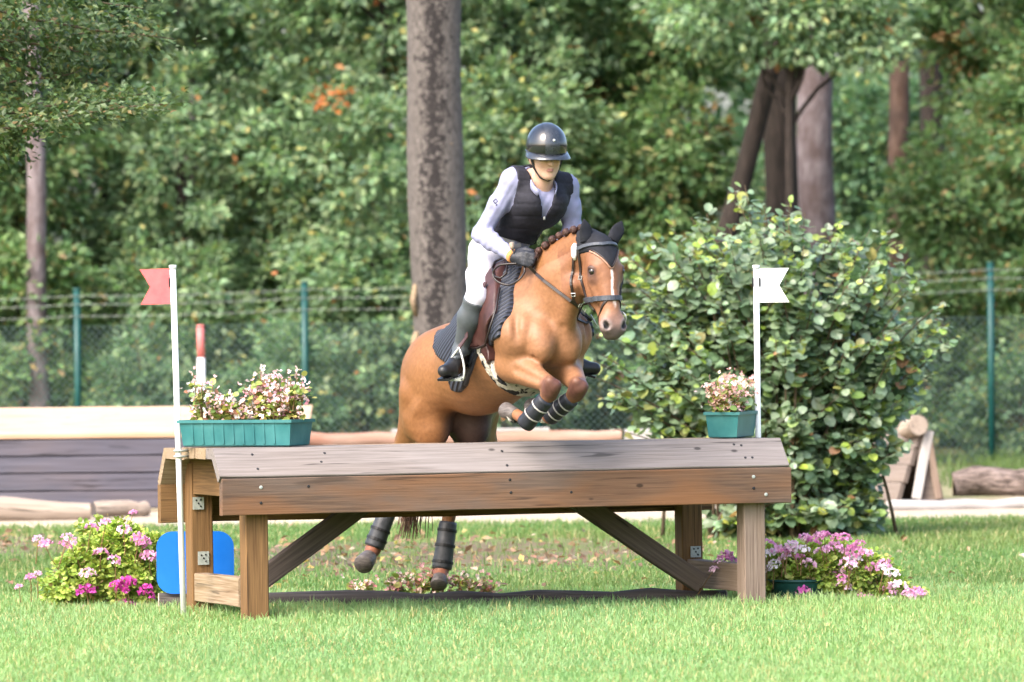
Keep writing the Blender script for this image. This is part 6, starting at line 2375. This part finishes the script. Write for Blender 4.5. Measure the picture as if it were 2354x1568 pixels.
def rider():
    R = build_rider()
    T, A, Lg, H, Hn = R['T'], R['A'], R['L'], R['H'], R['Hn']
    lo, h = T.lo, T.h
    X, Y, Z = T.grid()

    def pl(p, n):
        n = nrmz(n)
        return ((X - p[0]) * n[0] + (Y - p[1]) * n[1] + (Z - p[2]) * n[2]).astype(np.float32)
    body = smin(smin(smin(T.F, A.F, .03), Lg.F, .03), smin(H.F, Hn.F, .01), .015)
    V, Q = surface(body, lo, h, 1)
    # only lips, brows and lids differ from the skin tone
    n = len(V)
    col = np.tile(np.array([.46, .29, .215]), (n, 1))
    d = V - R['hc']
    r, u, f = d @ R['fr'], d @ R['fu'], d @ R['ff']
    lips = (np.abs(u + .087 + np.abs(r) * .12) < .0085) * (np.abs(r) < .019) * (f > .07)
    col = lerp3(col, np.array([.33, .12, .11]), (lips * .8)[:, None].astype(float))
    for s in (1, -1):
        brow = (1 - sstep(np.abs(u + .006 + .12 * np.abs(np.abs(r) - .028)), .003, .006)) * (np.abs(r - .030 * s) < .019) * (f > .05)
        col = lerp3(col, np.array([.10, .055, .035]), (brow * .8)[:, None])
        lash = (1 - sstep(np.abs(u + .029), .002, .0045)) * (np.abs(r - .030 * s) < .013) * (f > .06)
        col = lerp3(col, np.array([.05, .03, .025]), (lash * .85)[:, None])
        chk = 1 - sstep(np.sqrt((r - .034 * s) ** 2 + (u + .055) ** 2), .01, .03)
        col = lerp3(col, np.array([.56, .27, .21]), (chk * .35 * (f > .04))[:, None])
    root = link('person', npmesh('person', V, Q, True, col), M['skin'])
    tag(root, 'rider in black helmet and dark protective vest leaning forward over the horse', 'person')

    def put(name, F, mat, sm=1, parent=root):
        V, Q = surface(F.astype(np.float32), lo, h, sm)
        return link(name, npmesh(name, V, Q, True), mat, parent)
    # shirt
    sh = smin(T.F, A.F, .03) - .009
    # creases on the sleeves
    cre = .0013 * np.sin(X * 70 + Z * 120 + 2 * np.sin(Y * 30)) * (.5 + .5 * np.sin(Y * 38 + X * 30)) + .0015 * np.sin(X * 150 - Z * 90)
    neck_c, neck_n = PA(1246, 430, .62), nrmz([.10, -.35, .93])
    nkd = np.sqrt((X - neck_c[0]) ** 2 + (Y - neck_c[1]) ** 2 + 0 * Z)
    sh = np.where(nkd < .085, np.maximum(sh + cre, pl(neck_c + np.array([0, 0, .030]), neck_n)), sh + cre)
    sh = np.maximum(sh, -pl(R['pelvis'] + np.array([.02, 0, .06]), R['waist'] - R['pelvis']))
    for w, e in ((R['wR'], R['eR']), (R['wL'], R['eL'])):
        ax = nrmz(w - e)
        near = np.sqrt((X - w[0]) ** 2 + (Y - w[1]) ** 2 + (Z - w[2]) ** 2) - .16
        sh = np.maximum(sh, np.minimum(pl(w - ax * .012, ax), -near * -1 * -1) if False else np.where(near < 0, np.maximum(sh, pl(w - ax * .010, ax)), sh))
    put('shirt', sh, M['shirt'], 1)
    # collar with open V
    mb = MB()
    cpts = []
    c0 = PA(1247, 424, .60)
    for an in np.linspace(-2.55, 2.55, 22):
        dirv = -R['tf'] * math.cos(an) + R['rl'] * math.sin(an)
        drop = .055 * max(0, (abs(an) - 1.5) / 1.05) ** 1.2
        rad = .062 + .018 * max(0, (abs(an) - 1.5))
        cpts.append(c0 + dirv * rad * np.array([1, 1, .4]) + np.array([0, 0, .008 - drop]))
    cn = [p - c0 for p in cpts]
    for i in range(len(cpts)): pass
    mb.ribbon(cpts, cn, .036, .005)
    mb.build('collar', M['shirt'], root, True)
    # vest: torso shell with V neck and deep arm holes
    ve = T.F - .020
    V0 = PA(1252, 498, .60)                     # bottom of the V
    rV = ((X - V0[0]) * -R['rl'][0] + (Y - V0[1]) * -R['rl'][1] + (Z - V0[2]) * -R['rl'][2])
    front = pl(R['chest'] - R['tf'] * .015, R['tf'])
    zV = Z - V0[2]
    half = .010 + .29 * zV
    vcut = np.where((front > 0) & (zV > 0), half - np.abs(rV), -1).astype(np.float32)
    ve = np.maximum(ve, vcut)
    nkv = np.sqrt((X - neck_c[0]) ** 2 + (Y - neck_c[1] - .01) ** 2 + 0 * Z)
    ve = np.maximum(ve, np.where(Z > neck_c[2] - .055, .066 - nkv, -1).astype(np.float32))
    ve = np.maximum(ve, -pl(R['pelvis'] + np.array([.035, -.03, .085]), nrmz([.30, -.12, .90])))
    # arm holes
    for s, e, in ((R['sR'], R['eR']), (R['sL'], R['eL'])):
        ax = nrmz(e - s)
        dx, dy, dz = X - s[0], Y - s[1], Z - s[2]
        t = dx * ax[0] + dy * ax[1] + dz * ax[2]
        dist = np.sqrt(np.maximum(dx * dx + dy * dy + dz * dz - t * t, 0))
        side = nrmz(s - R['chest'] - np.array([0, 0, (s - R['chest'])[2]]))
        outp = pl(s + side * .010, side)
        ve = np.maximum(ve, np.minimum(outp, .085 - dist) * -1 * -1 if False else np.minimum(outp + 0 * dist, .10 - dist))
    # stitched block pattern of the padding
    gr = .004 * (np.exp(-((Z * 1 + rV * .05) % .062 - .031) ** 2 / .00003))
    put('vest', (ve + gr).astype(np.float32), M['vest'], 1)
    f_v = T.like(); f_v.F = ve.astype(np.float32)
    zp = f_v.snap(np.array([f_v.hit(x, y) for x, y in ((1251, 500), (1243, 530), (1232, 560), (1222, 585))]), .002)
    mb = MB(); mb.tube(list(zp), .0035, 6); mb.build('zip', M['vest_trim'], root, True)
    mb = MB(); mb.tube([zp[0] + np.array([0, -.004, .004]), zp[0] + np.array([0, -.006, -.014])], .006, 8); mb.build('zip_puller', M['steel'], root, True)
    # breeches
    kn = R['LR'][1]; an = R['LR'][3]
    br = smin(T.F, Lg.F, .03) - .009 + .0018 * np.sin(X * 55 + Z * 80)
    br = np.maximum(br, pl(R['pelvis'] + np.array([.03, -.02, .105]), np.array([.12, .05, 1.0])))
    for leg in (R['LR'], R['LL']):
        ax = nrmz(leg[3] - leg[1])
        p = leg[1] + ax * .03
        dd = pl(p, ax)
        tt = (X - leg[1][0]) * ax[0] + (Y - leg[1][1]) * ax[1] + (Z - leg[1][2]) * ax[2]
        perp = np.sqrt(np.maximum((X - leg[1][0]) ** 2 + (Y - leg[1][1]) ** 2 + (Z - leg[1][2]) ** 2 - tt * tt, 0))
        near = ((perp < .085) & (tt > -.02)) | (tt > .22)
        br = np.where(near, np.maximum(br, dd), br)
    put('breeches', br, M['breeches'], 1)
    # boots: grey shafts, dark feet
    for nm, leg in (('riding_boot', R['LR']), ('riding_boot', R['LL'])):
        ax = nrmz(leg[3] - leg[1])
        side = np.sign((leg[1] - HO) @ hr)
        sideF = -side * ((X - HO[0]) * hr[0] + (Y - HO[1]) * hr[1]).astype(np.float32)
        bo = np.maximum(Lg.F - .014, -pl(leg[1] + ax * .012, ax))
        bo = np.maximum(bo, sideF)
        sha = np.maximum(bo, pl(leg[3] + ax * .012, ax))
        o = put(nm, sha, M['riding_boot'], 1)
        foot = np.maximum(bo + .003, -pl(leg[3] + ax * .004, ax))
        put('foot', foot, M['boot_foot'], 1, o)
        # sole
        mb = MB()
        hv, b, t = leg[4], leg[5], leg[6]
        fw = nrmz(t - hv); up = np.array([0, 0, 1.0]); sd = nrmz(np.cross(fw, up))
        dn = nrmz(np.cross(fw, sd)); dn = dn if dn[2] < 0 else -dn
        c = (hv + t) / 2 + dn * .043
        mb.box(c, fw * (np.linalg.norm(t - hv) / 2 + .02), sd * .034, dn * .006)
        mb.build('sole', M['boot_foot'], o)
        mbs = MB()
        q = lerp3(leg[3], leg[4], .35); 
        hx = nrmz(hv - b)
        mbs.tube([q + hx * .035, q + hx * .06], .004, 8)
        mbs.tube([q + sd * .032, q + hx * .036, q - sd * .032], .0035, 6)
        mbs.build('spur', M['steel'], o, True)
    # gloves
    gl = Hn.F - .0035
    put('glove', np.where(X + 0 * gl < (R['wR'][0] + R['wL'][0]) / 2 + .09, np.where(((X - R['wR'][0]) ** 2 + (Y - R['wR'][1]) ** 2 + (Z - R['wR'][2]) ** 2) < .19 ** 2, gl, 1), 1), M['glove'], 0)
    put('glove', np.where(((X - R['wL'][0]) ** 2 + (Y - R['wL'][1]) ** 2 + (Z - R['wL'][2]) ** 2 < .17 ** 2) & (Y > R['wL'][1] - .16) & (((X - R['wR'][0]) ** 2 + (Y - R['wR'][1]) ** 2 + (Z - R['wR'][2]) ** 2) > .17 ** 2), gl, 1), M['glove'], 0)
    for w, e in ((R['wR'], R['eR']), (R['wL'], R['eL'])):
        ax = nrmz(w - e)
        mb = MB(); mb.tube([w - ax * .016, w - ax * .004, w + ax * .010], [.036, .037, .035], 16)
        mb.build('cuff', M['cuff'], root, True)
    # sleeve emblem: a small dark knotted mark on the right upper arm
    f_s = T.like(); f_s.F = sh.astype(np.float32)
    mb = MB()
    for seq in (((1134, 462), (1140, 457), (1144, 463), (1138, 468), (1134, 462)), ((1137, 466), (1143, 471), (1140, 473))):
        p = f_s.snap(np.array([f_s.hit(x, y) for x, y in seq]), .001)
        mb.tube(list(p), .0022, 5)
    mb.build('sleeve_emblem', M['vest'], root)
    # ---------------- helmet
    FC, ff, fu, fr_ = R['FC'], R['ff'], R['fu'], R['fr']
    hel = empty('riding_helmet', R['hc'], 'glossy black riding helmet with wide grey peak on the rider', 'helmet')
    g = T.like()
    g.ell(FC(0, .020, -.010), (.104, .126, .118), (fr_, ff, fu), .02)
    g.ell(FC(0, .030, .02), (.096, .112, .106), (fr_, ff, fu), .03)
    rim = pl(FC(0, -.012, .10), nrmz(fu * .96 + ff * -.12 + 0))
    back = pl(FC(0, -.055, -.05), fu)
    cut = np.maximum(g.F, -np.where(pl(FC(0, 0, .01), ff) > 0, rim, np.maximum(back, -9)))
    inner = T.like(); inner.ell(FC(0, .002, 0), (.083, .104, .096), (fr_, ff, fu), .01)
    V, Q = surface(np.maximum(cut, -inner.F).astype(np.float32), lo, h, 1)
    link('shell', npmesh('shell', V, Q, True), M['helmet'], hel)
    # centre panel (matt) lying on the shell
    f_h = T.like(); f_h.F = g.F
    mb = MB()
    ts = np.linspace(-.15, 1.9, 18)
    rows = []
    for a in ts:
        w = .030 + .012 * math.cos(a)
        row = []
        for s in (-1, -.5, 0, .5, 1):
            dirv = ff * math.cos(a) + fu * math.sin(a)
            p = FC(w * s, .02, -.01) + dirv * .16
            c = FC(w * s * .6, .02, -.01)
            tt = np.linspace(0, 1, 90)
            v = f_h.samp(p[None] * (1 - tt[:, None]) + c[None] * tt[:, None])
            k = np.where(v < .0025)[0]
            row.append(lerp3(p, c, tt[k[0]] if len(k) else .4))
        rows.append(row)
    v = [p for r in rows for p in r]
    mb.add(v, [(i * 5 + k, i * 5 + k + 1, i * 5 + 6 + k, i * 5 + 5 + k) for i in range(len(rows) - 1) for k in range(4)])
    mb.build('centre_panel', M['helmet_grey'], hel, True)
    # badge
    p = f_h.hit(1274, 323); nrm = f_h.grad(p)[0]
    mb = MB(); mb.tube([p - nrm * .003, p + nrm * .005], [.008, .007], 12); mb.build('badge', M['steel'], hel, True)
    # trim line round the rim
    mb = MB()
    pts = []
    for a in np.linspace(-1.75, 1.75, 30):
        dirv = ff * math.cos(a) + fr_ * math.sin(a)
        p = FC(0, -.006, -.01) + dirv * .2
        tt = np.linspace(0, 1, 120)
        c = FC(0, -.006 + .0, -.01)
        v = f_h.samp(p[None] * (1 - tt[:, None]) + c[None] * tt[:, None])
        k = np.where(v < .002)[0]
        pts.append(lerp3(p, c, tt[k[0]]))
    mb.tube(pts, .0045, 6)
    mb.build('rim_trim', M['helmet_grey'], hel, True)
    # wide peak
    n = 25
    top, bot = [], []
    for i, a in enumerate(np.linspace(-1.62, 1.62, n)):
        k = math.cos(a)
        dirv = ff * math.cos(a) + fr_ * math.sin(a)
        i0 = FC(0, -.002, -.005) + ff * (.118 * math.cos(a)) + fr_ * (.094 * math.sin(a))
        ext = .058 * max(.12, k) ** .6
        mid = i0 + dirv * ext * .55 + fu * (-.006)
        o = i0 + dirv * ext + fu * (-.020 - .010 * abs(math.sin(a)) + .006 * k)
        top += [i0 + fu * .004, mid + fu * .004, o]
        bot += [i0 - fu * .004, mid - fu * .002, o - fu * .004]
    N = len(top)
    q = []
    for i in range(n - 1):
        for k in range(2):
            a = i * 3 + k
            q.append((a, a + 1, a + 4, a + 3)); q.append((N + a, N + a + 3, N + a + 4, N + a + 1))
        q.append((i * 3 + 2, N + i * 3 + 2, N + i * 3 + 5, i * 3 + 5))
        q.append((i * 3, i * 3 + 3, N + i * 3 + 3, N + i * 3))
    mb = MB(); mb.add(top + bot, q)
    mb.build('peak', M['helmet_grey'], hel, True)
    # chin strap
    f_head = T.like(); f_head.F = H.F
    for s in (1, -1):
        seq = [FC(.075 * s, -.01, .005), FC(.078 * s, -.05, .012), FC(.066 * s, -.09, .030), FC(.035 * s, -.130, .052), FC(0, -.148, .064)]
        p = f_head.snap(np.array(seq), .003)
        mb = MB(); mb.ribbon(list(p), list(f_head.grad(p)), .014, .004); mb.build('chin_strap', M['black'], hel)
    # hair tucked behind the ear
    mb = MB()
    for s in (1, -1):
        for k in range(7):
            a = FC(.072 * s, -.02 - .004 * k, -.03 - .006 * k); b = FC(.060 * s, -.085, -.062)
            mb.tube([a, lerp3(a, b, .5) + fr_ * (.006 * s), b], [.008, .009, .006], 6)
    tag(mb.build('hair', M['hair'], root, True), kind='stuff')
    # ---------------- stirrups and leathers, part of the saddle
    for leg, s in ((R['LR'], 1), (R['LL'], -1)):
        ball = leg[5]; toe = leg[6]; heel = leg[4]
        fw = nrmz(toe - heel); sd = nrmz(np.cross(fw, [0, 0, 1])); upv = nrmz(np.cross(sd, fw)); upv = upv if upv[2] > 0 else -upv
        c = ball - upv * .052
        apex = PA(1056, 799, ball[1] + .01) if s == 1 else mirror(apex)
        root_s = SADDLE
        mb = MB()
        pts = [apex]
        for t in np.linspace(0, 1, 9): pts.append(apex + sd * (.066 * math.sin(t * 1.57)) + (c - apex) * t + sd * 0)
        a1 = list(pts[1:])
        b1 = [apex - sd * (.066 * math.sin(t * 1.57)) + (c - apex) * t for t in np.linspace(0, 1, 9)]
        loopp = a1 + b1[::-1][:-1]
        mb.tube(loopp, .0065, 8, closed=True)
        o = mb.build('stirrup_iron', M['steel'], SADDLE, True)
        mb = MB(); mb.box(c + upv * .006, sd * .066, fw * .026, upv * .006); mb.build('tread', M['zinc'], o)
        if s == 1:
            tp = HF.hit(1130, 662); md = HF.hit(1098, 740)
            lp = [HF.snap(tp, .05)[0], HF.snap(HF.hit(1118, 700), .058)[0], HF.snap(md, .062)[0], lerp3(md, apex, .6) + np.array([0, -.03, 0]), apex]
        else:
            lp = [mirror(p) for p in lp]
            lp[-1] = apex
        nr = [np.array(hr) * s + np.array([0, -.2, 0])] * 5
        mb = MB(); mb.ribbon(lp, nr, .026, .005); lea = mb.build('stirrup_leather', M['saddle'], SADDLE)
        p = lerp3(np.array(lp[1]), np.array(lp[2]), .8) + np.array(nr[0]) * .007
        mb = MB()
        ax = nrmz(np.array(lp[2]) - np.array(lp[1])); b2 = nrmz(np.cross(ax, nr[0]))
        mb.tube([p + ax * .018 + b2 * .016, p - ax * .018 + b2 * .016, p - ax * .018 - b2 * .016, p + ax * .018 - b2 * .016], .003, 5, closed=True)
        mb.build('buckle', M['steel'], lea)
    # ---------------- reins (part of the bridle)
    hR_ = R['hands'][0]; hL_ = R['hands'][1]
    bitR = HF.hit(1362, 738) + HF.grad(HF.hit(1362, 738))[0] * .01
    bitL = HF.snap(HD(.395, -.008, -.10))[0]
    for (hp, bit, s) in ((hR_, bitR, 1), (hL_, bitL, -1)):
        a = hp[0]
        pts = []
        if s == 1:
            for (x, y, t) in ((1216, 612, 0), (1232, 629, .12), (1250, 645, .24), (1272, 662, .4), (1292, 677, .54), (1312, 692, .68), (1330, 706, .8), (1346, 722, .9), (1360, 737, 1)):
                Yh = HF.hit(x, y)[1]
                pts.append(PA(x, y, min(.395 + (bit[1] - .395) * t, Yh - .014)))
        else:
            for t in np.linspace(0, 1, 14):
                p = lerp3(a, bit, t)
                pts.append(HF.snap(p, .010)[0] if HF.samp(p)[0] < .010 else p)
        n = len(pts)
        nr = [np.array([-.5 * s, -.8, .2])] * n
        mb = MB(); mb.ribbon(pts, nr, .017, .005); mb.build('rein', M['bridle'], BRIDLE)
    # slack loop of rein between the hands, in front of the saddle
    p0 = hR_[2]
    loopq = [p0, PA(1196, 640, .40), PA(1170, 655, .43), PA(1142, 646, .47), PA(1133, 628, .50), PA(1146, 611, .48), PA(1166, 607, .46), PA(1188, 606, .44)]
    from mathutils.geometry import interpolate_bezier
    fine = []
    for i in range(len(loopq) - 1):
        a, b = loopq[i], loopq[i + 1]
        pm = loopq[max(i - 1, 0)]; pn = loopq[min(i + 2, len(loopq) - 1)]
        fine += [np.array(q) for q in interpolate_bezier(Vector(a), Vector(a + (b - pm) / 6), Vector(b - (pn - a) / 6), Vector(b), 7)][:-1]
    fine.append(loopq[-1])
    fine = [HF.snap(p, .05)[0] if HF.samp(p)[0] < .05 else p for p in fine]
    mb = MB(); mb.tube(fine, .0058, 6); mb.build('rein', M['bridle'], BRIDLE, True)
    # whip knob held in the hand
    kn_ = PA(1176, 566, .44)
    wh = empty('riding_crop', kn_, 'short riding crop with pale knob held in the right glove', 'crop')
    mb = MB(); mb.tube([PA(1178, 572, .44), PA(1184, 588, .445), PA(1190, 604, .44)], .0045, 8)
    mb.build('shaft', M['black'], wh, True)
    mb = MB(); mb.tube([PA(1175, 557, .445), PA(1176, 561, .445), PA(1177, 568, .442), PA(1178, 573, .44)], [.010, .014, .013, .008], 10); mb.build('knob', M['log_pale'], wh, True)


rider()
